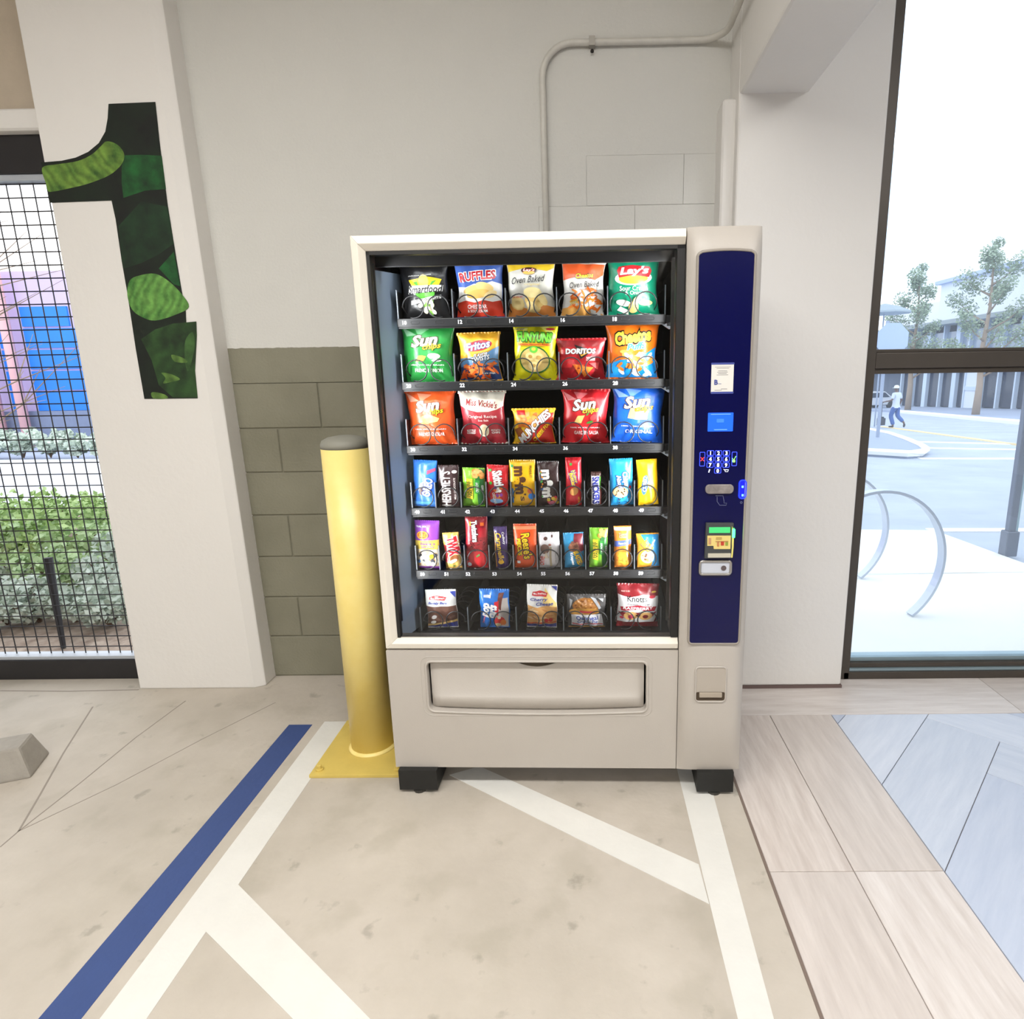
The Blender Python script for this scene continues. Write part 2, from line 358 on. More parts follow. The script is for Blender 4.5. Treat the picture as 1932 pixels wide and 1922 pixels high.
for i in range(-16, 17):
    for j in range(-7, 8):
        u0, v0 = i * PWd + j * PLg, i * PWd - j * PLg
        for kind in (0, 1):
            if kind == 0: q = [(u0, v0), (u0 + PLg, v0), (u0 + PLg, v0 + PWd), (u0, v0 + PWd)]
            else: q = [(u0 + PLg, v0 + PWd - PLg), (u0 + PLg + PWd, v0 + PWd - PLg), (u0 + PLg + PWd, v0 + PWd), (u0 + PLg, v0 + PWd)]
            cxm = sum(p[0] for p in q) / 4; cym = sum(p[1] for p in q) / 4
            q = [(cxm + (p[0] - cxm) * (1 - 2 * g / (PLg if kind == 0 else PWd)), cym + (p[1] - cym) * (1 - 2 * g / (PWd if kind == 0 else PLg))) for p in q]
            P = clip([rotp(*p) for p in q], 1.0235, 4.2, -.6, 2.373)
            if len(P) < 3: continue
            ar = abs(sum(P[n][0] * P[(n + 1) % len(P)][1] - P[(n + 1) % len(P)][0] * P[n][1] for n in range(len(P)))) / 2
            if ar < .0015: continue
            plank(P, hms[(i + 2 * j + kind) % 3], 0, A - pi / 2 if kind == 0 else A); cnt += 1
MB().box(WX - .004, WX + .004, -7, 2.6, -.01, .0015).obj('edge_strip', mat('edge_strip', (120, 104, 94), .6), wf)

# ------------------------------------------------------------------ floor markings and cracks (parts of the floor)
def paint(name, pts, m, h=.0012, lab=None):
    o = MB().prism([(p[0], p[1]) for p in pts], 0, h).obj(name, m, floor)
    if lab: o['label'] = lab
    return o
def paint_px(name, px, m, h=.0012, lab=None): return paint(name, [fl(*p) for p in px], m, h, lab)
paint('painted_line', [(-1.272, -3), (-1.173, -3), (-1.173, 2.328), (-1.272, 2.328)], M_bpaint, .001, 'dark blue painted floor line')
paint('painted_line', [(-1.130, -3), (-1.022, -3), (-1.022, 2.35), (-1.130, 2.35)], M_wpaint, .001, 'white painted line beside the blue one')
paint_px('painted_line', [(359, 1728), (424, 1643), (800, 2026), (656, 2026)], M_wpaint, .0014, 'white diagonal line branching off')
paint_px('painted_line', [(848, 1462), (905, 1446), (1318, 1631), (1338, 1706)], M_wpaint, .0016, 'white diagonal line running out from under the machine')
q1, q2, q3, q4 = fl(1283, 1480), fl(1345, 1480), fl(1392, 1922), fl(1460, 1922)
paint('painted_line', [(q1.x, 2.3), (q2.x, 2.3), (q4.x, q4.y - .0), (q4.x + .01, -2), (q3.x - .01, -2), (q3.x, q3.y)], M_wpaint, .001, 'white painted line beside the wood floor')
M_crack = mat('crack', (150, 141, 130), .9)
def crack(px, wd=.0022):
    pts = [fl(*p) for p in px]; L, Rr = [], []
    for i, p in enumerate(pts):
        a = pts[max(i - 1, 0)]; b = pts[min(i + 1, len(pts) - 1)]; t = (b - a).normalized(); nrm = Vector((-t.y, t.x, 0))
        L.append((p + nrm * wd).xy); Rr.append((p - nrm * wd).xy)
    MB().prism([tuple(q) for q in L + Rr[::-1]], 0, .0006).obj('floor_crack', M_crack, floor)
crack([(175, 1333), (120, 1420), (75, 1500), (35, 1568)], .003)
crack([(350, 1322), (255, 1392), (150, 1478), (35, 1568), (0, 1598)])
crack([(520, 1325), (380, 1395), (220, 1480), (35, 1568)], .0018)
crack([(0, 1303), (130, 1304), (262, 1301)], .004)

# ------------------------------------------------------------------ numeral on the pillar (flat vinyl print)
YD = YPL - .0016
def dpx(cx, cy): return wy(cx / 3.002, 160 + cy / 3.002, YD)
def leafmat(name, a, b, sc, wsc, rot):
    m = mat(name, a, .7, nscale=sc, rgb2=b)
    t = m.node_tree; bs = t.nodes['Principled BSDF']; src = bs.inputs['Base Color'].links[0].from_socket
    wv = nd(t, 'ShaderNodeTexWave'); wv.inputs['Scale'].default_value = wsc; wv.inputs['Distortion'].default_value = 9; wv.inputs['Detail'].default_value = 2
    tcn = nd(t, 'ShaderNodeTexCoord'); mpn = nd(t, 'ShaderNodeMapping'); mpn.inputs['Rotation'].default_value = (0, rot, 0)
    t.links.new(tcn.outputs['Object'], mpn.inputs[0]); t.links.new(mpn.outputs[0], wv.inputs['Vector'])
    mx = nd(t, 'ShaderNodeMix', data_type='RGBA', blend_type='MULTIPLY'); mx.inputs['Factor'].default_value = .35
    t.links.new(src, mx.inputs[6]); t.links.new(wv.outputs['Color'], mx.inputs[7]); t.links.new(mx.outputs[2], bs.inputs['Base Color']); return m
L_dark = mat('leaf_dark', (14, 32, 14), .7, nscale=9, rgb2=(7, 9, 6))
L_br = leafmat('leaf_bright', (138, 176, 70), (52, 96, 34), 14, 9, .6)
L_br2 = leafmat('leaf_bright2', (128, 186, 88), (44, 104, 38), 14, 10, -.5)
L_mid = leafmat('leaf_mid', (28, 104, 44), (14, 52, 22), 16, 5, .2)
L_low = leafmat('leaf_low', (52, 92, 40), (14, 30, 12), 7, 6, -.6)
L_str = leafmat('leaf_streak', (112, 148, 66), (60, 96, 36), 20, 6, .4)
num = empty('wall_numeral', dpx(820, 1778)); tag(num, 'dark green leaf print numeral one on the white pillar', 'wall graphic')
def smooth_loop(P, n=4):
    out = []; N = len(P)
    for i in range(N):
        p0, p1, p2, p3 = (Vector(P[(i + k) % N]) for k in (-1, 0, 1, 2))
        for k in range(n):
            t = k / n; out.append(tuple(.5 * ((2 * p1) + (p2 - p0) * t + (2 * p0 - 5 * p1 + 4 * p2 - p3) * t * t + (3 * p1 - p0 - 3 * p2 + p3) * t ** 3)))
    return out
def decal(name, pts, m, dy, sm=False):
    if sm: pts = smooth_loop(pts)
    P = [dpx(*p) - num.location for p in pts]
    return MB().prism([(p.x, p.z) for p in P], -dy, 0, 'y').obj(name, m, num)
one = [(615, 108), (880, 97), (905, 330), (950, 680), (1000, 990), (1030, 1170), (1052, 1275), (1055, 1345), (1112, 1340), (1115, 1420), (1105, 1620), (1120, 1775), (818, 1778), (770, 1500), (720, 1170), (690, 1000), (655, 760), (632, 655), (285, 668), (262, 560), (232, 440), (350, 430), (430, 412), (500, 380), (560, 330), (597, 265), (610, 190)]
decal('numeral', one, L_dark, .0006)
decal('leaf', [(262, 560), (240, 470), (330, 450), (440, 432), (520, 395), (575, 345), (600, 322), (640, 326), (680, 352), (705, 398), (688, 452), (620, 512), (500, 560), (400, 585), (300, 605), (272, 600)], L_br, .001, True)
decal('leaf', [(705, 400), (800, 396), (916, 402), (940, 590), (820, 600), (700, 640), (690, 560), (690, 460)], L_mid, .0009)
decal('leaf', [(672, 800), (800, 660), (948, 690), (985, 900), (900, 960), (800, 1010), (700, 1040), (692, 1000)], mat('leaf_deep', (24, 58, 30), .7, nscale=12, rgb2=(12, 28, 14)), .0008)
decal('leaf', [(900, 1040), (985, 945), (1022, 1140), (985, 1130)], L_mid, .0008)
decal('leaf', [(735, 1110), (790, 1080), (880, 1070), (960, 1115), (1030, 1185), (1070, 1257), (1000, 1300), (880, 1335), (800, 1312), (748, 1270), (722, 1190)], L_br2, .0011, True)
decal('leaf', [(800, 1440), (880, 1385), (980, 1352), (1112, 1341), (1115, 1420), (1105, 1620), (1119, 1770), (980, 1770), (900, 1700), (860, 1560)], L_low, .0009)
decal('leaf', [(862, 1740), (930, 1752), (950, 1775), (870, 1775)], L_str, .0012, True)
decal('leaf', [(972, 1528), (1035, 1545), (1062, 1572), (992, 1568)], L_str, .0012, True)
decal('leaf', [(916, 1630), (975, 1640), (1020, 1668), (960, 1685), (925, 1690), (938, 1660)], L_str, .0012, True)
decal('leaf', [(1050, 1450), (1092, 1400), (1104, 1480), (1080, 1590), (1062, 1620), (1048, 1560)], mat('leaf_vein', (70, 110, 52), .7, nscale=12, rgb2=(30, 56, 24)), .0011, True)

# ------------------------------------------------------------------ conduit
cz = wy(1060, 80, YW - .02).z; cx0 = wy(1026, 250, YW - .02).x
cnd = empty('conduit', (cx0, YW - .016, 2.0)); tag(cnd, 'painted metal conduit bending along the wall above the machine', 'conduit')
def arc(c, r, a0, a1, f, n=8): return [f(c, r, a0 + (a1 - a0) * k / n) for k in range(n + 1)]
H = cz - 2.0; xr = .556 - cx0
path = [(0, 0, -.9), (0, 0, H - .12)] + [(.12 - .12 * cos(a), 0, H - .12 + .12 * sin(a)) for a in [pi / 2 * k / 8 for k in range(1, 9)]]
path += [(xr - .1, 0, H)] + [(xr - .1 + .1 * sin(a), -(.1 - .1 * cos(a)), H + .0 * a) for a in [pi / 2 * k / 8 for k in range(1, 9)]] + [(xr, -3.0, H)]
M_pipe = mat('painted_pipe', (214, 211, 202), .4, noise=.12, nscale=20)
MB().tube(path, .0125, 12).obj('pipe', M_pipe, cnd, True)
kx = wy(1117, 90, YW).x - cx0
MB().box(kx - .012, kx + .012, -.016, .016, H - .016, H + .016).obj('strap', mat('strap', (168, 164, 156), .5, metal=.4), cnd)
MB().lathe([(.004, 0), (.007, .002), (.007, .008), (.004, .012)], (kx, -.0, H - .036), 10).obj('strap_screw', M_dark, cnd)

# ------------------------------------------------------------------ bollard
bcY = 2.168; bl = wy(668, 1415, bcY); BR = .083; bX = bl.x + BR * .98
btop = wy(613, 845, bcY).z
bol = empty('bollard', (bX, bcY, 0)); tag(bol, 'yellow steel bollard bolted to the floor beside the machine', 'bollard')
M_yel = mat('yellow_paint', (248, 228, 146), .34, noise=.07, nscale=5, bump=.05, bscale=30, rgb2=(242, 216, 124))
M_yel2 = mat('yellow_plate', (218, 192, 100), .5, noise=.12, nscale=9)
MB().lathe([(BR, .012), (BR, btop)], n=40).obj('post', M_yel, bol, True)
MB().lathe([(BR * 1.0, 0), (BR * 1.0, .015), (BR * .93, .028), (BR * .7, .038), (BR * .3, .044)], (0, 0, btop), 40).obj('cap', mat('grey_cap', (140, 138, 126), .6, noise=.1), bol, True)
MB().lathe([(BR + .012, .012), (BR + .008, .018), (BR - .002, .024)], n=40).obj('weld', M_yel, bol, True)
bbox('base_plate', -.172, .172, -.195, .172, 0, .013, M_yel2, bol, .002)
for sx in (-1, 1):
    for sy in (-.165, .14):
        MB().lathe([(.014, 0), (.014, .006), (.009, .007), (.009, .02), (.006, .022)], (sx * .145, sy, .013), 8).obj('bolt', M_yel2, bol)

# ------------------------------------------------------------------ wheel stop
s1, s2 = fl(75, 1452), fl(0, 1516)
stp = MB(); prof = [(-.085, 0), (-.055, .115), (.055, .115), (.085, 0)]
me = MB()
for sgn in (0,):
    vs = [(0, p[0], p[1]) for p in prof] + [(-1.8, p[0], p[1]) for p in prof]
    vs[1] = (-.03, prof[1][0], prof[1][1]); vs[2] = (-.03, prof[2][0], prof[2][1])
    me.add(vs, [(0, 3, 2, 1), (4, 5, 6, 7)] + [(i, (i + 1) % 4, 4 + (i + 1) % 4, 4 + i)[::-1] for i in range(4)])
ws = link('wheel_stop', bevel_mesh(me.mesh('wheel_stop'), .01, 2), mat('wheel_stop_concrete', (166, 160, 150), .8, noise=.15, nscale=20, bump=.3, bscale=60))
dirv = (s2 - s1); ws.location = (s1.x - .02, s1.y + .03, 0); ws.rotation_euler = (0, 0, RAD(22)); tag(ws, 'grey concrete wheel stop end on the garage floor', 'wheel stop')

# ------------------------------------------------------------------ fixtures of the added ceiling lamps
for k, (lx, ly) in enumerate(ADDED_LAMPS):
    o = empty('added_ceiling_lamp', (lx, ly, CEIL)); tag(o, 'long white ceiling lamp added out of view to light the garage', 'lamp', 'added garage ceiling lamps')
    bbox('housing', -.72, .72, -.18, .18, -.10, -.002, M_white, o, .01)
    MB().box(-.69, .69, -.165, .165, -.112, -.10).obj('diffuser', mat('lamp_diffuser', (255, 250, 240), .5, emit=3), o)
# ================================================================== vending machine
MM = Matrix.Translation((-.088, 1.9, 0)) @ Matrix.Rotation(RAD(-1.2), 4, 'Z'); MI = MM.inverted()
MIr = MI.to_3x3(); ME = MI @ EYE
def ml(x, y, dep=0.):
    d = MIr @ ray(x, y); return ME + d * ((dep - ME.y) / d.y)
XL = (ml(656, 440).x + ml(745, 1445).x) / 2; XR = (ml(1441, 425).x + ml(1393, 1450).x) / 2
XT = (ml(1297, 433).x + ml(1276, 1450).x) / 2                     # boundary door | tower
ZT = ml(980, 437).z; ZTT = ml(1370, 423, -.02).z; ZB = (ml(745, 1445).z + ml(1276, 1450).z + ml(1393, 1451).z) / 3
ZG = ml(1000, 1226).z                                              # gap between door and lower panel
DEP = .80
vm = empty('vending_machine'); vm.matrix_world = MM
tag(vm, 'taupe snack vending machine with cream door frame and navy control panel', 'vending machine')
M_taupe = mat('taupe_plastic', (187, 180, 171), .42, noise=.04, nscale=6, bump=.04, bscale=200)
M_cream = mat('cream_frame', (230, 223, 209), .35, noise=.02, nscale=5)
M_inner = mat('black_interior', (17, 17, 18), .55, noise=.2)
M_liner = mat('slate_liner', (112, 126, 144), .5, noise=.06, nscale=5)
M_gask = mat('black_gasket', (26, 25, 24), .5)
M_cab = mat('cabinet_steel', (52, 36, 36), .5)
M_chrome = mat('satin_metal', (176, 172, 166), .3, metal=.8, noise=.1)
def vp(name, x0, x1, y0, y1, z0, z1, m, bev=.003, par=None): return bbox(name, x0, x1, y0, y1, z0, z1, m, par or vm, bev)
# cabinet shell (open at the front behind the glass)
cab = MB(); t = .012
cab.box(XL, XL + t, .035, DEP, ZB, ZT - .003).box(XR - t, XR, .035, DEP, ZB, ZT - .003).box(XL, XR, DEP - t, DEP, ZB, ZT - .003)
cab.box(XL + t, XR - t, .035, DEP - t, ZT - .018, ZT - .003).box(XL + t, XR - t, .035, DEP - t, ZB, ZB + .012)
cab.obj('cabinet', M_cab, vm)
OX0 = (ml(690, 470, .012).x + ml(749, 1195, .012).x) / 2; OX1 = XT - .004
OZ0 = ml(1000, 1204, .006).z; OZ1 = ml(990, 467, .006).z
lin_ = MB(); IX0, IX1 = XL + .04, XT + .005
TD = .15                                                            # depth of the tray fronts
lin_.box(IX0 - .02, IX0, .24, DEP - .05, OZ0 - .04, OZ1 + .02).box(IX1, IX1 + .02, .03, DEP - .05, OZ0 - .04, OZ1 + .02)
lin_.box(IX0 - .02, IX1 + .02, DEP - .06, DEP - .04, OZ0 - .04, OZ1 + .02).box(IX0, IX1, .06, DEP - .05, OZ1, OZ1 + .015).box(IX0, IX1, .03, DEP - .05, OZ0 - .06, OZ0 - .045)
lin_.obj('inner_liner', M_inner, vm)
# lit slate side panel just inside the door
vz = ml(990, 499, .10).z
MB().add([(OX0 + .003, .03, OZ0 - .02), (OX0 + .003, .03, ml(700, 508, .03).z), (ml(737, 508, .14).x, .24, ml(737, 508, .14).z), (ml(737, 508, .14).x, .24, OZ0 - .04)], [(0, 1, 2, 3)]).obj('side_panel', M_liner, vm)
# valance that hides the bag tops
vp('valance', IX0 + .0, IX1, .095, .105, vz, OZ1 + .012, mat('valance', (52, 52, 54), .45, noise=.1), .002)
# door frame, four mitred cream bars with bevelled inner edge
fw_l = OX0 - XL; fw_t = ZT - OZ1; fw_b = OZ0 - ZG
def bar(name, quad, lip):
    # quad: outer a, outer b, inner b, inner a in (x, z); inner edge sits deeper
    a, b, c, d = quad; k = .55
    mid = lambda p, q: (p[0] + (q[0] - p[0]) * k, p[1] + (q[1] - p[1]) * k)
    e, f_ = mid(b, c), mid(a, d)
    V = [(a[0], .002, a[1]), (b[0], .002, b[1]), (e[0], -.003, e[1]), (f_[0], -.003, f_[1]), (c[0], .014, c[1]), (d[0], .014, d[1]),
         (a[0], .034, a[1]), (b[0], .034, b[1]), (c[0], .034, c[1]), (d[0], .034, d[1])]
    Fc = [(0, 1, 2, 3), (3, 2, 4, 5), (0, 6, 7, 1), (5, 4, 8, 9), (6, 9, 8, 7), (0, 3, 5, 9, 6), (1, 7, 8, 4, 2)]
    me = MB().add(V, Fc).mesh(name); bevel_mesh(me, .002, 2); return link(name, me, M_cream, vm)
bar('door_frame', [(XL + .004, ZT), (XT - .003, ZT), (XT - .003, OZ1), (OX0, OZ1)], .0)
bar('door_frame', [(XL + .004, ZG + .004), (XL + .004, ZT), (OX0, OZ1), (OX0, OZ0)], .0)
bar('door_frame', [(XT - .003, ZG + .004), (XL + .004, ZG + .004), (OX0, OZ0), (XT - .003, OZ0)], .0)
gk = MB()
gk.box(OX0, OX0 + .010, .012, .035, OZ0, OZ1).box(OX0, OX1, .012, .035, OZ1 - .010, OZ1).box(OX1 - .022, OX1, .012, .035, OZ0, OZ1)
gk.obj('door_gasket', M_gask, vm)
vp('glass_ledge', OX0 + .002, OX1, .016, .05, OZ0 - .006, OZ0 + .002, mat('ledge_grey', (96, 90, 84), .5))
vp('side_reveal', OX1 - .022, IX1, .036, .11, OZ0, OZ1, mat('reveal_black', (34, 33, 32), .5))
G_vm = glass_mat('display_glass', (.985, .99, .988), 1.3)
MB().box(OX0 + .002, OX1 - .002, .020, .025, OZ0 + .002, OZ1 - .002).obj('glass_pane', G_vm, vm)
# LED strips behind the frame light the shelves
for x, rz, en in ((OX0 + .009, -62, 4.0), (OX1 - .030, 60, 5.0)):
    MB().box(x - .006, x + .004, .036, .042, OZ0 + .05, OZ1 - .03).obj('led_housing', M_gask, vm)
    ld = bpy.data.lights.new('led_light', 'AREA'); ld.shape = 'RECTANGLE'; ld.size = .012; ld.size_y = OZ1 - OZ0 - .1; ld.energy = en; ld.color = (.97, .985, 1); ld.spread = RAD(104)
    lo = bpy.data.objects.new('led_light', ld); COL.objects.link(lo); lo.parent = vm
    lo.location = (x, .046, (OZ0 + OZ1) / 2); lo.rotation_euler = (RAD(90), 0, RAD(rz))
ld = bpy.data.lights.new('led_light', 'AREA'); ld.shape = 'RECTANGLE'; ld.size = IX1 - IX0 - .1; ld.size_y = .02; ld.energy = 1.5; ld.color = (.95, .98, 1)
lo = bpy.data.objects.new('led_light', ld); COL.objects.link(lo); lo.parent = vm; lo.location = ((IX0 + IX1) / 2, .112, vz + .03); lo.rotation_euler = (RAD(12), 0, 0)
# lower panel with recessed delivery door
lx0, lx1 = XL + .004, XT - .002
d0 = ml(808, 1300); d1 = ml(1219, 1300); dz0 = ml(1010, 1345).z; dz1 = ml(1010, 1250).z
def ring_panel(name, x0, x1, z0, z1, hole, y0, depth, m, inner_y):
    """flat plate with a rounded rectangular hole whose walls run back"""
    n = len(hole); bm = bmesh.new()
    fo = [bm.verts.new((x, y0, z)) for x, z in ((x0, z0), (x1, z0), (x1, z1), (x0, z1))]
    fh = [bm.verts.new((x, y0, z)) for x, z in hole]
    eo = [bm.edges.new((fo[i], fo[(i + 1) % 4])) for i in range(4)]; eh = [bm.edges.new((fh[i], fh[(i + 1) % n])) for i in range(n)]
    bmesh.ops.triangle_fill(bm, use_beauty=True, use_dissolve=False, edges=eo + eh)
    for f in list(bm.faces):
        c = f.calc_center_median()
    hb = [bm.verts.new((x, inner_y, z)) for x, z in hole]; ob = [bm.verts.new((v.co.x, depth, v.co.z)) for v in fo]
    for i in range(n): bm.faces.new((fh[i], fh[(i + 1) % n], hb[(i + 1) % n], hb[i]))
    for i in range(4): bm.faces.new((fo[i], ob[i], ob[(i + 1) % 4], fo[(i + 1) % 4]))
    bmesh.ops.recalc_face_normals(bm, faces=bm.faces)
    me = bpy.data.meshes.new(name); bm.to_mesh(me); bm.free(); return link(name, me, m, vm)
def bowed(x0, x1, z0, z1, r, bow, n=6):
    P = rrect(x0, x1, z0, z1, r, n); out = []
    for x, z in P:
        s = (2 * (x - x0) / (x1 - x0) - 1)
        if z < (z0 + z1) / 2: z -= bow * (1 - s * s)
        out.append((x, z))
    ins = []
    for i, p in enumerate(out):                # add points along the long lower edge so it bows smoothly
        ins.append(p); q = out[(i + 1) % len(out)]
        if abs(q[0] - p[0]) > .2 and (p[1] + q[1]) / 2 < (z0 + z1) / 2:
            for k in range(1, 12):
                x = p[0] + (q[0] - p[0]) * k / 12; s = (2 * (x - x0) / (x1 - x0) - 1); ins.append((x, z0 - bow * (1 - s * s)))
    return ins
hole = bowed(d0.x, d1.x, dz0 + .010, dz1, .018, .010)
ring_panel('lower_panel', lx0, lx1, ZB, ZG - .003, hole, .0, .08, M_taupe, .03)
# raised moulding line around the delivery opening
def rim(name, pts, y, r, m, par=None, n=6): return MB().tube([(x, y, z) for x, z in pts], r, n, closed=True).obj(name, m, par or vm, True)
rim('opening_rim', bowed(d0.x - .004, d1.x + .004, dz0 + .006, dz1 + .004, .02, .010), .0005, .0042, M_taupe)
rim('opening_rim', rrect(d0.x - .02, d1.x + .02, dz0 - .01, dz1 + .022, .03), .0012, .0022, M_taupe)
# flap : profile swept across, with a forward lip low down and a crescent finger cut at the top
fx0, fx1 = d0.x + .006, d1.x - .006; NX, prof = 40, []
zt, zbm = dz1 - .003, dz0 + .010
prof = [(zt, .020), (zt - .02, .018), (zt - (zt - zbm) * .62, .016), (zt - (zt - zbm) * .70, .004), (zt - (zt - zbm) * .76, .001), (zt - (zt - zbm) * .84, .007), (zt - (zt - zbm) * .92, .012), (zbm, .026)]
fx = MB(); cxh = ml(1012, 1258).x; hw = (ml(1055, 1258).x - ml(970, 1258).x) / 2
cols = [fx0 + (fx1 - fx0) * k / NX for k in range(NX + 1)]
V = []
for x in cols:
    s = 2 * (x - fx0) / (fx1 - fx0) - 1; e = .010 * (1 - s * s); edge = min(1, (1 - abs(s)) / .06)
    for i, (z, y) in enumerate(prof):
        zz = z - (e * i / (len(prof) - 1))
        if i == 0 and abs(x - cxh) < hw: zz -= .020 * (1 - ((x - cxh) / hw) ** 2)
        V.append((x, .022 + (y - .022) * edge if i < 7 else y, zz))
m_ = len(prof)
fx.add(V, [(a * m_ + i, (a + 1) * m_ + i, (a + 1) * m_ + i + 1, a * m_ + i + 1) for a in range(NX) for i in range(m_ - 1)])
flap = fx.obj('delivery_door', M_taupe, vm, True)
MB().box(fx0, fx1, .031, .034, zbm - .03, zt + .01).obj('door_backing', mat('brown_void', (120, 106, 86), .7), vm)
bevhp = [(cxh + hw * (k / 10), zt - .0015 - .020 * (1 - (k / 10) ** 2)) for k in range(-10, 11)]
MB().tube([(x, .0185, z) for x, z in bevhp], .0022, 6).obj('finger_grip', M_taupe, flap, True)
# tower
tx0, tx1 = XT, XR; TB = .034
def tower_y(x, z):
    s = 2 * (x - tx0) / (tx1 - tx0) - 1
    b = TB * (1 - abs(s) ** 6)
    e = min(1, max(0, (ZTT - z) / .10)); b2 = (1 - (1 - e) ** 2.2)
    eb = min(1, max(0, (z - ZB) / .22)); b3 = 1 - (1 - eb) ** 2
    return -b * (.35 + .65 * b2) * (.15 + .85 * b3) + .012 * (1 - b2)
NU, NV = 24, 40; tw = MB(); V = []
zs = [ZB + (ZTT - ZB) * (.5 - .5 * cos(pi * k / NV)) for k in range(NV + 1)]
us = [tx0 + (tx1 - tx0) * (.5 - .5 * cos(pi * k / NU)) for k in range(NU + 1)]
bp0 = ml(1315, 800, -TB).x + .001; bp1 = ml(1417, 800, -TB).x
for z in zs:
    for x in us: V.append((x, tower_y(x, z), z))
tw.add(V, [(j * (NU + 1) + i, j * (NU + 1) + i + 1, (j + 1) * (NU + 1) + i + 1, (j + 1) * (NU + 1) + i) for j in range(NV) for i in range(NU)])
tow = tw.obj('control_tower', M_taupe, vm, True)
sd = MB(); rowL = [(tx0, tower_y(tx0, z), z) for z in zs]; rowR = [(tx1, tower_y(tx1, z), z) for z in zs]
k = len(zs)
sd.add(rowL + [(tx0, .06, z) for z in zs], [(i, i + 1, k + i + 1, k + i) for i in range(k - 1)])
sd.add(rowR + [(tx1, .06, z) for z in zs], [(i, k + i, k + i + 1, i + 1) for i in range(k - 1)])
top = [(x, tower_y(x, ZTT), ZTT) for x in us]; n = len(us)
sd.add(top + [(x, .06, ZTT) for x in us], [(i, i + 1, n + i + 1, n + i) for i in range(n - 1)])
bot = [(x, tower_y(x, ZB), ZB) for x in us]
sd.add(bot + [(x, .06, ZB) for x in us], [(i, n + i, n + i + 1, i + 1) for i in range(n - 1)])
sd.obj('tower_side', M_taupe, vm)
# navy panel
M_navy = mat('navy_gloss', (6, 8, 66), .22, noise=.08, nscale=4, spec=.3)
pz0, pz1 = ml(1345, 1214, -TB).z, ml(1372, 471, -TB).z
pl = [(ml(1319, 476, -TB).x, pz1 - .004), (ml(1297, 1210, -TB).x, pz0)]
px0, px1 = (pl[0][0] + pl[1][0]) / 2, (ml(1427, 478, -TB).x + ml(1393, 1210, -TB).x) / 2
YP = -TB - .001
def tapered(pts):                     # the navy field narrows a little towards its foot
    return [(px0 + (x - px0), z) for x, z in pts]
P_ = [(x, z + (.006 * (1 - (2 * (x - px0) / (px1 - px0) - 1) ** 2) if z > (pz0 + pz1) / 2 else 0)) for x, z in rrect(px0, px1, pz0, pz1 - .006, .012, 6)]
def dens(P, st=.02):
    out = []
    for i, p in enumerate(P):
        q = P[(i + 1) % len(P)]; L = sqrt((p[0] - q[0]) ** 2 + (p[1] - q[1]) ** 2); n = max(1, int(L / st))
        out += [(p[0] + (q[0] - p[0]) * k / n, p[1] + (q[1] - p[1]) * k / n) for k in range(n)]
    return out
P_ = [(x, z + (.006 * (1 - (2 * (x - px0) / (px1 - px0) - 1) ** 2) if z > pz1 - .0062 else 0)) for x, z in dens(rrect(px0, px1, pz0, pz1 - .006, .012, 6), .015)]
navy = MB().prism(P_, YP - .001, YP + .02, 'y').obj('control_panel', M_navy, vm)
rim('panel_rim', P_, YP + .0005, .0042, mat('rim_grey', (150, 142, 132), .35), None, 6)
def cpx(x, y): return ml(x, y, YP - .002)
def onp(name, x0, y0, x1, y1, m, par, h=.002, r=.002, lift=0.):
    a, b = cpx(x0, y1), cpx(x1, y0)
    me = MB().prism(rrect(a.x, b.x, a.z, b.z, min(r, (b.x - a.x) / 2.01, (b.z - a.z) / 2.01), 4), YP - .001 - h - lift, YP - .0005 - lift, 'y').mesh(name)
    return link(name, me, m, par)
st = onp('sticker', 1341, 685, 1385, 742, mat('sticker_white', (226, 222, 214), .5), vm, .0006)
M_sblue = mat('sticker_blue', (62, 74, 150), .5); M_grey = mat('print_grey', (120, 118, 122), .6)
onp('sticker_band', 1342, 683.5, 1386, 688, M_sblue, st, .0009); onp('sticker_band', 1341, 738.5, 1384, 743, M_sblue, st, .0009)
for (x0, x1, y) in ((1349, 1379, 691.5), (1352, 1376, 694), (1355, 1372, 699), (1353, 1373, 701.5), (1355, 1371, 704), (1352, 1374, 706.5), (1360, 1372, 733), (1348, 1362, 735.5)):
    onp('print_line', x0, y, x1, y + 1.1, M_grey, st, .0009)
c_ = cpx(1351, 721); flat_text('sticker_lettering', 'B', c_.x, c_.z, .0135, YP - .0025, M_sblue, st, .03)
onp('print_line', 1355, 723.5, 1361, 724.5, M_sblue, st, .0009)
M_scr = mat('lit_blue_screen', (28, 92, 235), .3, emit=.75); M_scr2 = mat('screen_text', (110, 160, 250), .3, emit=.7)
scrn = onp('screen', 1335, 778, 1384, 814, M_scr, vm, .001)
onp('screen_text', 1341, 780.5, 1379, 782.2, M_scr2, scrn, .0014); onp('screen_text', 1347, 809.5, 1372, 811.2, M_scr2, scrn, .0014); onp('screen_text', 1352, 790, 1366, 797, mat('screen_pict', (60, 120, 245), .3, emit=.7), scrn, .0014)
kp = empty('keypad'); kp.parent = vm
M_key = mat('key_face', (18, 20, 96), .3, emit=.25); M_keyl = mat('key_outline', (60, 80, 255), .3, emit=1.6); M_dig = mat('lit_digit', (235, 240, 255), .3, emit=1.2)
def key(ch, x, y, w_, h_, m=M_dig):
    a, b = cpx(x - w_ / 2, y + h_ / 2), cpx(x + w_ / 2, y - h_ / 2)
    rim('key', rrect(a.x, b.x, a.z, b.z, .002, 3), YP - .002, .0009, M_keyl, kp, 5)
    if ch: c = cpx(x, y); flat_text('digit', ch, c.x, c.z, .011 if len(ch) == 1 else .008, YP - .0035, m, kp, .03)
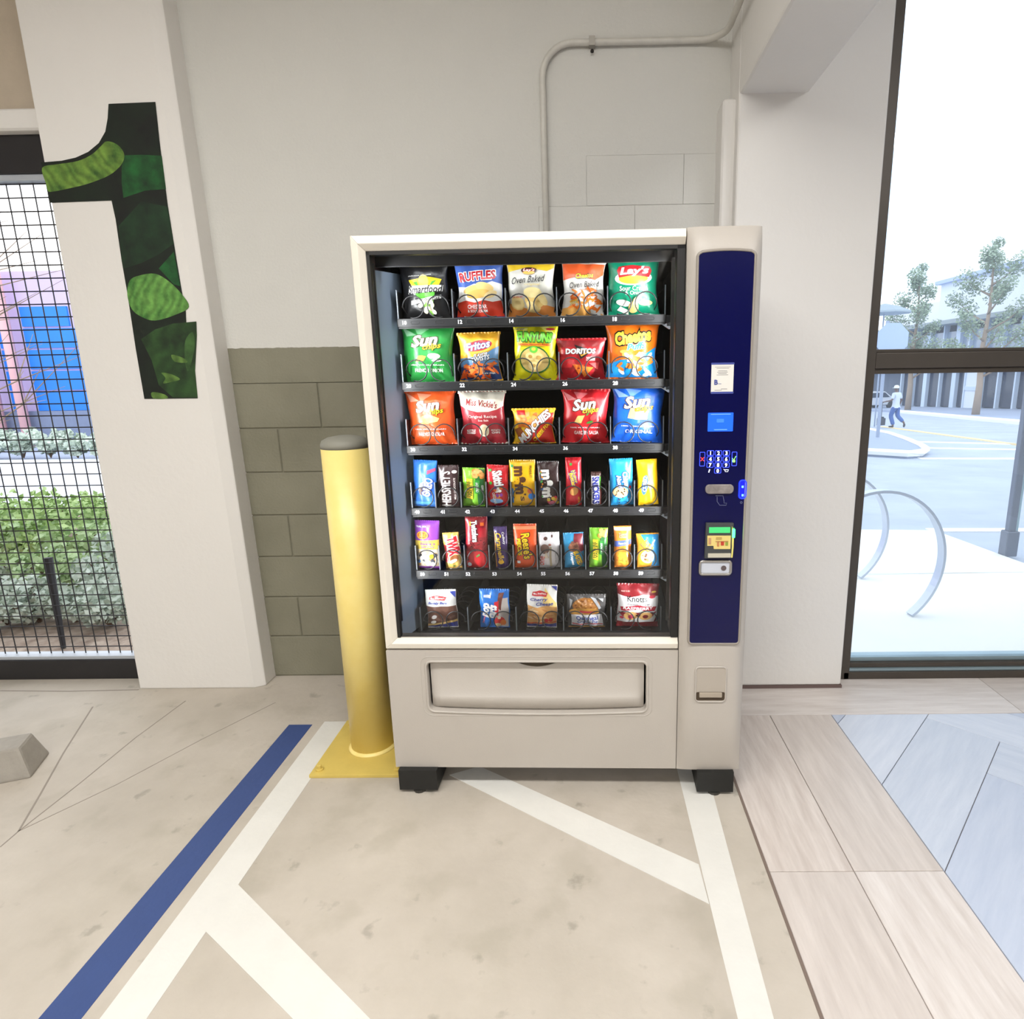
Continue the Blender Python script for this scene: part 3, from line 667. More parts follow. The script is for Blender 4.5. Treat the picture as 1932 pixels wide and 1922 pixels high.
for r, row in enumerate(('123', '456', '789')):
    for c, ch in enumerate(row): key(ch, 1340.5 + c * 15 - r * .4, 854.5 + r * 11.3, 12.4, 9)
key('0', 1354, 888, 12.4, 9)
key('X', 1325, 866, 10, 26, mat('red_mark', (240, 60, 60), .3, emit=1)); key('', 1385.5, 865.5, 10, 26)
ck = [cpx(1381.5, 864), cpx(1384, 868), cpx(1388.5, 860)]
MB().tube([(p.x, YP - .003, p.z) for p in ck], .0012, 5).obj('check_mark', mat('green_mark', (150, 240, 120), .3, emit=1), kp)
onp('check_mark', 1381.5, 867, 1387, 872, mat('green_mark', (150, 240, 120)), kp, .003)
hd = [cpx(1337, 891), cpx(1339, 885)]; MB().tube([(p.x, YP - .003, p.z) for p in hd], .0016, 6).obj('hand_symbol', M_dig, kp)
ct = [cpx(x, y) for x, y in ((1365, 885), (1367, 886), (1368.5, 889.5), (1373, 889.5), (1374.5, 886), (1367, 886))]
MB().tube([(p.x, YP - .003, p.z) for p in ct], .0009, 5).obj('cart_symbol', M_dig, kp)
# coin slot plate, coin lamp, bill reader, card reader
a, b = cpx(1330, 931), cpx(1384, 913)
cs = link('coin_plate', bevel_mesh(MB().prism(rrect(a.x, b.x, a.z, b.z, .0125, 8), YP - .009, YP, 'y').mesh('coin_plate'), .003, 2), mat('worn_pewter', (158, 150, 146), .4, metal=.25, noise=.4, nscale=60, bump=.3, bscale=80), vm)
sy = [cpx(x, y) for x, y in ((1350, 935), (1364, 935), (1366, 945), (1366, 949), (1371, 949), (1370, 953), (1358, 953), (1353, 946), (1353, 937))]
MB().tube([(p.x, YP - .002, p.z) for p in sy], .0008, 5).obj('bill_symbol', mat('symbol_grey', (110, 116, 150), .5), vm)
a, b = cpx(1394, 940), cpx(1408, 906)
cl = rim('coin_lamp', rrect(a.x, b.x, a.z, b.z, .0085, 7), YP - .002, .0022, mat('blue_glow', (20, 40, 255), .3, emit=3.0))
for yy in (918, 934): c = cpx(1401, yy); MB().lathe([(.003, -.003), (.003, .003)], (c.x, YP - .003, c.z), 8).obj('lamp_dot', mat('blue_core', (90, 160, 255), .3, emit=4), cl)
MB().prism(rrect(a.x + .002, b.x - .002, a.z + .002, b.z - .002, .008, 6), YP - .0018, YP, 'y').obj('lamp_field', mat('blue_field', (16, 24, 200), .3, emit=.8), cl)
c = cpx(1398.5, 948); rim('lock_symbol', [(c.x + .003 * cos(k), c.z + .003 * sin(k)) for k in [2 * pi * j / 10 for j in range(10)]], YP - .002, .0007, mat('symbol_grey', (110, 116, 150)))
cr = link('bill_reader', bevel_mesh(MB().prism([(cpx(1330, 0).x if False else cpx(x, y).x, cpx(x, y).z) for x, y in ((1328, 1051), (1331, 985), (1383, 985), (1380, 1051))], YP - .016, YP, 'y').mesh('bill_reader'), .002, 2), mat('reader_grey', (66, 68, 68), .45), vm)
onp('reader_window', 1336, 992, 1376, 1003, mat('green_window', (66, 190, 110), .3, emit=.55), cr, .017, .001)
a = [cpx(x, y) for x, y in ((1333, 1008), (1377, 1008), (1376, 1033), (1345, 1033), (1344.5, 1027), (1333, 1027))]
MB().prism([(p.x, p.z) for p in a][::-1], YP - .0178, YP - .01, 'y').obj('reader_label', mat('label_yellow', (226, 204, 124), .5), cr)
for (x0, y0, x1, y1, rgb) in ((1335, 1012, 1340, 1024, (196, 150, 110)), (1349, 1010.5, 1360, 1015, (190, 160, 90)), (1351, 1020, 1355, 1028, (196, 130, 80)), (1358, 1019, 1364, 1026, (190, 60, 40)), (1366.5, 1020, 1371.5, 1026, (140, 160, 60)), (1348, 1018, 1372, 1019, (170, 110, 70))):
    onp('label_mark', x0, y0, x1, y1, mat('lm_%d%d%d' % rgb, rgb, .5), cr, .0184, .0012)
onp('reader_strip', 1334, 1041, 1377, 1049, mat('strip_beige', (196, 190, 172), .5), cr, .017, .001)
a = [cpx(x, y) for x, y in ((1379, 990), (1383, 1000), (1382, 1030), (1380, 1049), (1377.5, 1049), (1379, 1030))]
MB().prism([(p.x, p.z) for p in a][::-1], YP - .018, YP - .004, 'y').obj('reader_edge', mat('edge_yellow', (232, 220, 120), .4), cr)
a, b = cpx(1379, 1012), cpx(1385, 995)
MB().prism(rrect(a.x, b.x, a.z, b.z, .003, 4), YP - .020, YP - .006, 'y').obj('green_lamp', mat('green_glow', (60, 255, 110), .3, emit=5), cr)
a, b = cpx(1320, 1083), cpx(1379, 1058)
cc = rim('card_reader', rrect(a.x, b.x, a.z, b.z, .009, 6), YP - .004, .0045, M_chrome)
MB().prism(rrect(a.x, b.x, a.z, b.z, .009, 6), YP - .004, YP, 'y').obj('reader_face', mat('reader_white', (196, 200, 210), .4), cc)
c = cpx(1365, 1071); MB().add([(c.x + .0085 * cos(2 * pi * k / 18), YP - .0055, c.z + .0085 * sin(2 * pi * k / 18)) for k in range(18)], [tuple(range(18))]).obj('reader_lens', mat('lens_dark', (92, 80, 80), .25), cc)
# coin return cup : frame, flat back with painted shade, shelf
CT = -tower_y((tx0 + tx1) / 2, ml(1340, 1290, -TB).z) + .001
c0, c1 = ml(1312, 1325, -CT), ml(1370, 1258, -CT)
cz0, cz1 = c0.z, c1.z; cx0_, cx1_ = ml(1312, 1300, -CT).x, ml(1369, 1300, -CT).x
P_c = bowed(cx0_, cx1_, cz0 + .006, cz1, .012, .006)
cup = MB().prism(P_c, -CT - .0012, -CT + .004, 'y').obj('coin_cup', mat('cup_taupe', (176, 167, 155), .4), vm)
rim('cup_rim', P_c, -CT - .0008, .0028, M_taupe, cup)
hh = cz1 - cz0
MB().prism(bowed(cx0_ + .003, cx1_ - .003, cz0 + .010, cz0 + hh * .30, .004, .005), -CT - .0022, -CT, 'y').obj('cup_shade', mat('cup_shadow', (70, 56, 40), .7), cup)  # dark plate painted as the shade inside the cup
bbox('cup_shelf', cx0_ + .012, cx1_ - .012, -CT - .0085, -CT, cz0 + hh * .17, cz0 + hh * .30, mat('cup_metal', (176, 164, 148), .3, metal=.2), cup, .003)
# legs
M_leg = mat('black_leg', (30, 30, 28), .6, noise=.3, nscale=25)
for (xa, xb) in ((ml(757, 1470).x, ml(828, 1470).x), (ml(1313, 1475).x, ml(1381, 1475).x)):
    for (ya, yb) in ((-.022, .12), (DEP - .2, DEP - .05)):
        lg = MB().box(xa, xb, ya, yb, .012, ZB + .001).obj('leg', M_leg, vm)
        MB().lathe([(.022, 0), (.022, .008), (.009, .010), (.009, .03)], ((xa + xb) / 2, ya + .018, .001), 12).obj('leveling_foot', mat('foot_steel', (70, 68, 64), .5, metal=.5), lg)
# ------------------------------------------------------------------ trays, spirals, dividers, numbers
TRY = [598, 718, 839, 957, 1075, 1190]
ROWC = [[802, 905, 1003, 1098, 1195], [808, 907, 1009, 1101, 1197], [815, 912, 1007, 1104, 1200],
        [797.6, 845, 894, 941, 987, 1034, 1080, 1126, 1173, 1221], [805, 853, 900, 946, 991, 1036, 1082, 1128, 1174, 1220], [838, 928, 1020, 1106, 1200]]
NUMS = [(['10', '12', '14', '16', '18'], [763, 868, 965, 1062, 1160]), (['20', '22', '24', '26', '28'], [771, 872, 969, 1066, 1161]),
        (['30', '32', '34', '36', '38'], [779, 876, 972, 1067, 1161]), ([str(k) for k in range(40, 50)], [787, 835, 882, 929, 976, 1022, 1068, 1114, 1161, 1210]),
        ([str(k) for k in range(50, 60)], [797, 842, 883, 933, 980, 1025, 1071, 1117, 1162, 1209]), ([], [])]
TZ = [ml(1000, y, TD).z for y in TRY]
TX0, TX1 = (ml(749, 598, TD).x + ml(786, 1085, TD).x) / 2, (ml(1256, 598, TD).x + ml(1250, 1085, TD).x) / 2
M_tray = mat('tray_black', (20, 20, 22), .4, noise=.2, nscale=20); M_rail = mat('rail_black', (25, 26, 29), .38, noise=.1)
M_wire = mat('spiral_wire', (62, 62, 64), .35, metal=.6); M_div = mat('divider_steel', (120, 126, 134), .35, metal=.5); M_num = mat('number_white', (232, 234, 238), .5)
M_slot = mat('slot_dark', (14, 14, 15), .5); M_brk = mat('bracket_light', (196, 206, 218), .4)
RSP = .0345
def spiral_mesh():
    pts = []; n = 20
    for k in range(int(n * 5.0) + 1):
        tn = k / n; a = -pi / 2 - .35 + 2 * pi * tn
        y = 0 if tn < .80 else (.075 * (tn - .80) / .2 if tn < 1 else .075 + .055 * (tn - 1))
        pts.append((RSP * cos(a), y, RSP * sin(a) + RSP + .003))
    me = MB().tube(pts, .0021, 6).mesh('spiral'); me.materials.append(M_wire)
    for p in me.polygons: p.use_smooth = True
    return me
SPM = spiral_mesh()
DIVM = MB().box(-.0008, .0008, .006, .42, 0, .088, 1).box(-.0016, .0016, .0, .006, 0, .092, 0).mesh('divider'); DIVM.materials.append(M_div); DIVM.materials.append(M_tray)
for r in range(6):
    tr = empty('shelf_tray', (0, TD, TZ[r])); tr.parent = vm
    MB().box(TX0, TX1, .0, .48, -.012, -.002).obj('tray_floor', M_tray, tr)
    rh = .021
    bbox('tray_rail', TX0, TX1, -.006, .004, -rh - .004, .001, M_rail, tr, .002)
    MB().box(TX0 + .004, TX1 - .004, -.003, .003, -rh - .009, -rh - .003).obj('rail_lip', M_tray, tr)
    cs_ = [ml(c, TRY[r] - 20, TD).x for c in ROWC[r]]
    dual = len(cs_) == 5; hsp = (cs_[-1] - cs_[0]) / (len(cs_) - 1)
    for c in cs_:
        for s in ((-.0405, .0405) if dual else (0,)):
            o = bpy.data.objects.new('spiral', SPM); COL.objects.link(o); o.parent = tr; o.location = (c + s, .006, 0)
            if s > 0: o.scale = (-1, 1, 1)
    dv = [TX0 + .003] + [(a + b) / 2 for a, b in zip(cs_[:-1], cs_[1:])] + [TX1 - .003]
    for d in dv:
        o = bpy.data.objects.new('divider', DIVM); COL.objects.link(o); o.parent = tr; o.location = (d, 0, -.002)
    ns, xs = NUMS[r]
    for s, x in zip(ns, xs):
        p = ml(x, TRY[r] + 6.5, TD - .007); flat_text('slot_number', s, p.x, -.0115, .0115, -.0075, M_num, tr, .035)
    for x in xs:
        for dx in ((20, 66) if dual else (19,)):
            p = ml(x + dx, TRY[r] + 6.5, TD - .007)
            rim('rail_slot', rrect(p.x - .014, p.x + .014, -.0155, -.0065, .0044, 4), -.0062, .0008, M_tray, tr, 4)
    if r < 5:
        bbox('tray_bracket', TX1 + .001, TX1 + .022, .0, .03, -rh - .016, -.002, M_brk if False else M_rail, tr, .002)
        MB().prism([(TX1 - .01, -.030), (TX1 + .02, -.022), (TX1 + .022, -.040), (TX1 + .012, -.044)], .0, .02, 'y').obj('bracket_tab', M_brk, tr)

# ================================================================== packaged snacks
GA, GB = 26, 30
def pouch(name, label, cat, box, row, layers, col, T=.026, tilt=0., group=None, waist=.125, seal=.075, dep=0., rough=.3, lean=0., seal_col=None, clear=False):
    x0, x1, y0, y1 = box; d = TD + .016 + T + dep
    pl_, pr_ = ml(x0, (y0 + y1) / 2, d), ml(x1, (y0 + y1) / 2, d)
    W = pr_.x - pl_.x; Hh = ml((x0 + x1) / 2, y0, d).z - ml((x0 + x1) / 2, y1, d).z
    rnd = random.Random(hash(tuple(box)) & 0xffff); ph = [rnd.uniform(0, 6.28) for _ in range(6)]
    bigpk = W > .1
    def S(a, b, off=0., back=False):
        s = 2 * a - 1; q = 2 * b - 1
        tz = max(0., (1 - abs(q) ** 2.6)) if bigpk else max(0., 1 - abs(q) ** 7)
        wst = waist * (1 - q * q) ** .7
        hw_ = W / 2 * (1 - wst)
        cr_ = max(0., 1 - abs(s) ** 2.6) ** .75
        y = T * tz * cr_
        # gathers running out of the seals
        edge = abs(q) ** 3 * (1 - abs(q) ** 12)
        y += (.0058 if bigpk else .0020) * edge * sin(s * 9 + ph[0] + (2 if q > 0 else 0)) * (1 - s * s)
        y += (.0040 if bigpk else .0014) * (1 - abs(q) ** 4) * sin(s * 4.2 + q * 5.1 + ph[1]) * sin(q * 3.3 - s * 2 + ph[2]) * (1 - s * s)
        y = max(y, 0.0004)
        xx = s * hw_ + (.0028 if bigpk else .0012) * sin(q * 4 + ph[3]) * (1 - abs(q))
        if back: y = -max(0, y) * .8
        else: y = y + off
        return (xx, -y, b * Hh)
    V = []; Fc = []; n = GA + 1
    for j in range(GB + 1):
        for i in range(GA + 1): V.append(S(i / GA, j / GB))
    for j in range(GB + 1):
        for i in range(GA + 1): V.append(S(i / GA, j / GB, 0, True))
    o2 = n * (GB + 1)
    for j in range(GB):
        for i in range(GA):
            a = j * n + i; Fc.append((a, a + 1, a + n + 1, a + n)); Fc.append((o2 + a, o2 + a + n, o2 + a + n + 1, o2 + a + 1))
        Fc.append((j * n, j * n + n, o2 + j * n + n, o2 + j * n)); Fc.append((j * n + GA, o2 + j * n + GA, o2 + j * n + n + GA, j * n + n + GA))
    body = MB().add(V, Fc).obj(name, film(col, rough), None, True)
    zt_ = TZ[row]; xc = (pl_.x + pr_.x) / 2
    body.matrix_world = MM @ Matrix.Translation((xc, d, zt_ + .0005)) @ Matrix.Rotation(RAD(lean), 4, 'X') @ Matrix.Rotation(RAD(tilt), 4, 'Y')
    tag(body, label, cat, group)
    # crimped seals
    for zz, sg in ((Hh, 1), (0, -1)):
        sh = seal * Hh * .5; vs = []; N = 26
        for k in range(N + 1):
            xx = -W / 2 + W * k / N; yy = -.0012 * (1 if k % 2 else -1)
            z_a, z_b = (Hh - sh, Hh + .002) if sg > 0 else (.0004, sh)
            vs += [(xx, yy - .0012, z_a), (xx, yy - .0006, z_b + (.0012 if k % 2 else 0) * sg)]
        MB().add(vs, [(2 * k, 2 * k + 2, 2 * k + 3, 2 * k + 1) for k in range(N)]).obj('seal', film(seal_col or col, rough), body)
    off = .0010
    def layer(nm, pts, fcs, colr):
        nonlocal off
        off += .0002
        bm = bmesh.new(); vv = [bm.verts.new((p[0], p[1], 0)) for p in pts]
        for f in fcs:
            try: bm.faces.new([vv[i] for i in f])
            except ValueError: pass
        ax0, ax1 = min(p[0] for p in pts), max(p[0] for p in pts); bx0, bx1 = min(p[1] for p in pts), max(p[1] for p in pts)
        for i in range(1, GA):
            if ax0 < i / GA < ax1: bmesh.ops.bisect_plane(bm, geom=bm.verts[:] + bm.edges[:] + bm.faces[:], plane_co=(i / GA, 0, 0), plane_no=(1, 0, 0))
        for j in range(1, GB):
            if bx0 < j / GB < bx1: bmesh.ops.bisect_plane(bm, geom=bm.verts[:] + bm.edges[:] + bm.faces[:], plane_co=(0, j / GB, 0), plane_no=(0, 1, 0))
        for v in bm.verts:
            v.co = S(min(max(v.co.x, .004), .996), min(max(v.co.y, .004), .996), off)
        me = bpy.data.meshes.new(nm); bm.to_mesh(me); bm.free()
        link(nm, me, film(colr, rough), body, True)
    for L in layers:
        k = L[0]
        if k == 'E':
            _, cx, cy, rx, ry, c = L[:6]; rt = RAD(L[6]) if len(L) > 6 else 0; N = 22
            pts = []
            for i in range(N):
                u, v = rx * W * cos(2 * pi * i / N), ry * Hh * sin(2 * pi * i / N)
                pts.append((cx + (u * cos(rt) - v * sin(rt)) / W, cy + (u * sin(rt) + v * cos(rt)) / Hh))
            layer('picture_print', pts, [tuple(range(N))], c)
        elif k == 'P': layer('colour_field', L[1], [tuple(range(len(L[1])))], L[2])
        elif k == 'B': layer('colour_field', [(0.005, L[1]), (.995, L[1]), (.995, L[2]), (.005, L[2])], [(0, 1, 2, 3)], L[3])
        elif k == 'S':           # scatter of small pictured pieces: n, x0,x1,y0,y1, rx,ry, colours
            _, n_, a0, a1, b0, b1, rx, ry, cc_ = L[:9]
            # joined per colour so that a scatter is one printed picture
            for ci, c in enumerate(cc_):
                pts, fs = [], []
                for q in range(n_ // len(cc_) + 1):
                    cx, cy = rnd.uniform(a0, a1), rnd.uniform(b0, b1); rt = rnd.uniform(-1, 1); base = len(pts); N = 9
                    for i in range(N):
                        u, v = rx * W * cos(2 * pi * i / N), ry * W * sin(2 * pi * i / N)
                        pts.append((cx + (u * cos(rt) - v * sin(rt)) / W, cy + (u * sin(rt) + v * cos(rt)) / Hh))
                    fs.append(tuple(range(base, base + N)))
                layer('picture_print', pts, fs, c)
        elif k == 'T':
            _, s, cx, cy, w_, h_, c = L[:7]; op = L[7] if len(L) > 7 else {}
            rt = op.get('r', 0); shear = op.get('sh', 0.)
            big = abs(rt) > 55
            wm, hm = (w_ * Hh, h_ * W) if big else (w_ * W, h_ * Hh)
            for colr, of in ((op.get('o'), op.get('ow', .09)), (c, op.get('b', .018))):
                if colr is None: continue
                vs, fs, (a, b, c0_, d0_) = text_geo(s, shear, of)
                kx, kz = wm / (b - a), hm / (d0_ - c0_); ra = RAD(rt)
                pts = []
                for v in vs:
                    u, q = (v[0] - (a + b) / 2) * kx, (v[1] - (c0_ + d0_) / 2) * kz
                    q += op.get('arch', 0) * hm * (1 - (2 * u / wm) ** 2)
                    pts.append((cx + (u * cos(ra) - q * sin(ra)) / W, cy + (u * sin(ra) + q * cos(ra)) / Hh))
                layer('lettering', pts, fs, colr)
    return body
WH = (240, 240, 238); BK = (22, 22, 24); YE = (246, 208, 30); RD = (206, 30, 38)
def sun(col, lab, box, row, flav, tilt, pic):
    ly = [('P', [(.02, .97), (.30, .82), (.10, .80)], tuple(min(255, int(v + (255 - v) * .45)) for v in col)), ('P', [(.25, .96), (.34, .80), (.55, .93)], tuple(min(255, int(v + (255 - v) * .35)) for v in col))]
    ly += pic
    ly += [('T', 'Sun', .46, .73, .50, .19, WH, dict(o=(70, 48, 20), r=6, sh=.25, b=.035, ow=.075)), ('T', 'chips', .62, .615, .36, .12, YE, dict(o=(70, 48, 20), r=6, sh=.25, b=.015, ow=.07)),
           ('T', '100% WHOLE GRAIN', .50, .30, .66, .022, WH), ('T', flav, .52, .205, .54, .065, WH, dict(b=.01))]
    return pouch('chip_bag', lab, 'chip bag', box, row, ly, col, .030, tilt, 'chip bags')
GR = 'snack packages in the vending machine'
chips = [('P', [(.30, .40), (.35, .50), (.42, .51), (.48, .49), (.44, .38)], (222, 168, 92)), ('P', [(.36, .38), (.41, .47), (.50, .50), (.53, .41)], (238, 190, 112))]
R1 = [(753, 850, 487, 597), (858, 953, 489, 596), (955, 1050, 486, 595), (1056, 1141, 488, 594), (1143, 1246, 478, 594)]
pouch('popcorn_bag', 'black popcorn bag with yellow and green diamond print', 'popcorn bag', R1[0], 0, [
    ('P', [(.20, 0.670), (.60, 0.730), (.90, 0.690), (.78, 0.490), (.30, 0.490)], YE), ('P', [(.28, 0.490), (.76, 0.470), (.66, 0.050)], (92, 176, 64)), ('P', [(.46, 0.310), (.74, 0.390), (.66, 0.070)], (140, 200, 90)),
    ('E', .52, 0.650, .11, .12, (250, 222, 90)), ('P', [(.30, 0.630), (.42, 0.510), (.38, 0.650)], (80, 160, 60)), ('P', [(.62, 0.530), (.80, 0.670), (.70, 0.650)], (80, 160, 60)),
    ('P', [(.16, 0.440), (.90, 0.480), (.92, 0.590), (.20, 0.570)], WH), ('T', 'Smartfood', .54, 0.515, .74, .125, BK, dict(r=2, sh=.3, b=.02)),
    ('P', [(.24, 0.250), (.88, 0.360), (.88, 0.420), (.24, 0.320)], WH), ('T', 'WHITE CHEDDAR', .56, 0.335, .58, .045, BK, dict(r=6, sh=.2)),
    ('T', 'delicious popcorn', .45, 0.750, .5, .03, (190, 190, 186), dict(r=3, sh=.2)), ('S', 10, .42, .72, .1, .3, .05, .04, [(246, 236, 200), (250, 244, 220)]), ('T', 'NET WT 5/8 OZ', .72, 0.000, .4, .025, (200, 200, 200))], (24, 24, 26), .030, 0, 'chip bags')
pouch('chip_bag', 'blue over red ridged chip bag with white wavy middle', 'chip bag', R1[1], 0, [
    ('B', .04, .32, (214, 62, 40)), ('P', [(.01, 0.290), (.2, 0.320), (.4, 0.280), (.6, 0.320), (.8, 0.290), (.99, 0.330), (.99, 0.610), (.8, 0.650), (.6, 0.590), (.4, 0.610), (.2, 0.550), (.01, 0.570)], (236, 234, 230)),
    ('E', .34, 0.510, .2, .07, (240, 200, 120), 12), ('E', .62, 0.550, .2, .08, (246, 214, 140), -10), ('E', .48, 0.430, .26, .08, (236, 190, 100), 6), ('E', .75, 0.420, .14, .06, (248, 222, 160), 20),
    ('T', 'RUFFLES', .48, 0.750, .78, .15, (178, 30, 40), dict(o=WH, r=4, b=.04, ow=.10)), ('T', 'CHEDDAR', .46, 0.210, .42, .065, WH, dict(b=.02)), ('T', '& SOUR CREAM', .46, 0.135, .42, .045, WH)], (66, 98, 176), .030, 0, 'chip bags')
pouch('chip_bag', 'grey and yellow baked crisp bag on the top shelf', 'chip bag', R1[2], 0, [
    ('P', [(.01, .02), (.99, .02), (.99, .18), (.7, .24), (.4, .16), (.01, .26)], (206, 128, 60)), ('P', [(.01, .99), (.99, .99), (.99, .86), (.85, .80), (.4, .86), (.01, .80)], (222, 186, 40)),
    ('S', 9, .15, .85, .14, .38, .15, .08, [(232, 206, 136), (222, 190, 116), (240, 216, 150)]), ('E', .55, .43, .20, .09, (240, 222, 160)),
    ('E', .47, .815, .17, .055, (60, 28, 24)), ('E', .47, .775, .13, .03, (238, 170, 50)), ('T', "Lay's", .47, .82, .24, .06, WH, dict(sh=.2, o=(200, 40, 30))),
    ('T', 'Oven Baked', .46, .66, .74, .12, BK, dict(r=4, sh=.35, b=.005)), ('T', 'original', .56, .565, .34, .045, (206, 186, 120), dict(sh=.2)), ('T', '50% LESS FAT', .2, .36, .24, .03, (196, 60, 40))], (206, 204, 194), .030, 0, 'chip bags')
pouch('chip_bag', 'orange topped white bag of baked cheese puffs', 'chip bag', R1[3], 0, [
    ('P', [(.01, 0.940), (.99, 0.940), (.99, 0.750), (.80, 0.650), (.4, 0.710), (.01, 0.650)], (222, 92, 42)), ('P', [(.01, 0.020), (.99, 0.020), (.99, 0.050), (.5, 0.210), (.01, 0.150)], (226, 166, 86)),
    ('S', 26, .14, .78, .18, .50, .09, .022, [(238, 128, 40), (246, 150, 60), (228, 108, 30)]), ('P', [(.62, 0.350), (.95, 0.390), (.92, 0.030), (.70, 0.070)], (232, 230, 226)), ('S', 9, .62, .92, .14, .38, .10, .024, [(238, 122, 36)]),
    ('T', 'Cheetos', .54, 0.725, .42, .085, (250, 200, 40), dict(o=BK, r=4, sh=.2, b=.03, ow=.10)), ('T', 'Oven Baked', .53, 0.570, .76, .10, (60, 56, 56), dict(r=4, sh=.35, b=.003)), ('T', 'crunchy cheese', .60, 0.475, .42, .035, (214, 120, 90)), ('T', '50%', .28, 0.260, .2, .07, (250, 214, 70), dict(r=12))], (230, 226, 220), .030, 2, 'chip bags')
pouch('chip_bag', 'emerald green potato chip bag with red banner logo', 'chip bag', R1[4], 0, [
    ('E', .50, 0.610, .38, .12, WH), ('E', .50, 0.600, .30, .09, (246, 196, 60)), ('P', [(.16, 0.740), (.20, 0.800), (.48, 0.820), (.82, 0.790), (.86, 0.720), (.82, 0.620), (.50, 0.650), (.20, 0.620)], (186, 28, 36)),
    ('T', "Lay's", .51, 0.715, .56, .15, WH, dict(r=2, sh=.2, b=.04)), ('T', 'Sour Cream', .52, 0.445, .58, .075, WH, dict(b=.004)), ('T', '& Onion', .52, 0.370, .36, .065, WH, dict(b=.004)),
    ('E', .30, 0.210, .15, .05, WH, -10), ('P', [(.18, 0.100), (.42, 0.020), (.40, 0.100), (.24, 0.160)], (236, 240, 230)), ('E', .50, 0.140, .10, .09, (240, 214, 130), 30), ('E', .74, 0.210, .14, .045, (240, 196, 120)), ('E', .55, 0.240, .08, .05, (246, 226, 160), 40), ('P', [(.55, 0.020), (.72, 0.050), (.95, 0.020), (.72, 0.020)], (220, 240, 228))], (10, 134, 100), .032, 0, 'chip bags')
sun((44, 146, 66), 'green chip bag with dip bowl picture on second shelf', (756, 860, 611, 718), 1, 'FRENCH ONION', 1, [('P', [(.28, .36), (.34, .46), (.42, .47), (.50, .45), (.44, .37)], (232, 172, 84)), ('E', .66, .455, .13, .05, (236, 240, 226)), ('E', .66, .475, .11, .03, (206, 226, 190)), ('E', .70, .38, .10, .02, (236, 240, 226))])
pouch('chip_bag', 'small yellow and blue bag of orange corn twists', 'chip bag', (865, 948, 626, 717), 1, [
    ('P', [(.01, .03), (.99, .03), (.99, .72), (.86, .66), (.60, .52), (.01, .48)], (92, 138, 184)), ('P', [(.01, .03), (.99, .03), (.99, .30), (.5, .36), (.01, .30)], (46, 64, 112)), ('E', .50, .72, .42, .15, (244, 196, 66), 8), ('E', .50, .73, .34, .11, (200, 30, 36), 8),
    ('T', 'Fritos', .48, .735, .60, .15, WH, dict(r=9, sh=.2, b=.03, o=(40, 60, 140), ow=.08)), ('T', 'FLAVOR', .56, .54, .34, .07, WH, dict(r=9, sh=.2, o=(70, 70, 76))), ('T', 'TWISTS', .56, .465, .46, .09, (220, 226, 232), dict(r=9, sh=.2, o=(60, 60, 66), b=.03)),
    ('S', 34, .08, .92, .06, .36, .095, .03, [(232, 104, 36), (210, 80, 26), (246, 132, 56)]), ('T', 'corn chips', .72, .16, .3, .04, WH)], (240, 178, 46), .028, -1, 'chip bags')
pouch('chip_bag', 'yellow and lime bag with pale onion rings in a round window', 'chip bag', (966, 1054, 609, 716), 1, [
    ('P', [(.55, .97), (.75, .97), (.98, .80), (.98, .72)], (246, 242, 120)), ('P', [(.02, .40), (.10, .46), (.34, .92), (.24, .92)], (244, 240, 110)), ('P', [(.75, .30), (.97, .55), (.97, .48), (.80, .24)], (244, 240, 110)),
    ('E', .49, .36, .37, .24, (40, 112, 44)), ('E', .49, .36, .34, .215, (226, 198, 120)), ('E', .40, .42, .12, .07, (240, 218, 150)), ('E', .60, .40, .13, .08, (238, 210, 138)), ('E', .46, .26, .13, .07, (244, 224, 158)), ('E', .62, .26, .10, .06, (232, 200, 120)), ('E', .40, .42, .05, .03, (200, 160, 80)), ('E', .60, .40, .06, .035, (204, 166, 86)), ('E', .46, .26, .05, .03, (204, 166, 86)), ('E', .49, .54, .10, .06, (96, 196, 50)), ('E', .49, .55, .05, .03, (226, 226, 60)),
    ('T', 'FUNYUNS', .49, .76, .80, .15, (110, 200, 50), dict(o=(24, 90, 34), r=-2, b=.05, ow=.12)), ('P', [(.10, .615), (.90, .60), (.90, .64), (.10, .655)], (240, 130, 40)), ('T', 'Onion Flavored Rings', .50, .628, .68, .028, (120, 30, 20)), ('E', .84, .90, .10, .02, (196, 40, 60)), ('T', 'NEW!', .14, .90, .22, .03, (60, 50, 150))], (226, 218, 24), .030, 1, 'chip bags')
pouch('chip_bag', 'short red tortilla chip bag with triangle chips pictured', 'chip bag', (1048, 1144, 638, 715), 1, [
    ('P', [(.01, .96), (.99, .96), (.99, .80), (.01, .80)], (134, 34, 38)), ('P', [(.01, .58), (.38, .48), (.30, .30), (.01, .30)], (210, 40, 46)), ('P', [(.36, .86), (.78, .70), (.52, .50)], BK), ('P', [(.41, .78), (.70, .68), (.53, .56)], (224, 160, 50)), ('P', [(.44, .75), (.66, .68), (.53, .60)], (60, 16, 18)),
    ('T', 'DORITOS', .50, .695, .64, .12, WH, dict(b=.04, o=BK, ow=.09)), ('T', 'NACHO', .74, .535, .20, .05, WH, dict(sh=.2)), ('T', 'CHEESE', .74, .485, .20, .04, WH, dict(sh=.2)),
    ('P', [(.33, .38), (.58, .36), (.46, .10)], (232, 116, 36)), ('P', [(.46, .34), (.78, .30), (.56, .06)], (240, 136, 50)), ('E', .45, .28, .03, .02, (190, 60, 20)), ('E', .60, .22, .03, .02, (190, 60, 20)), ('P', [(.70, .40), (.92, .42), (.86, .24)], (238, 90, 90))], (176, 30, 38), .028, 0, 'chip bags')
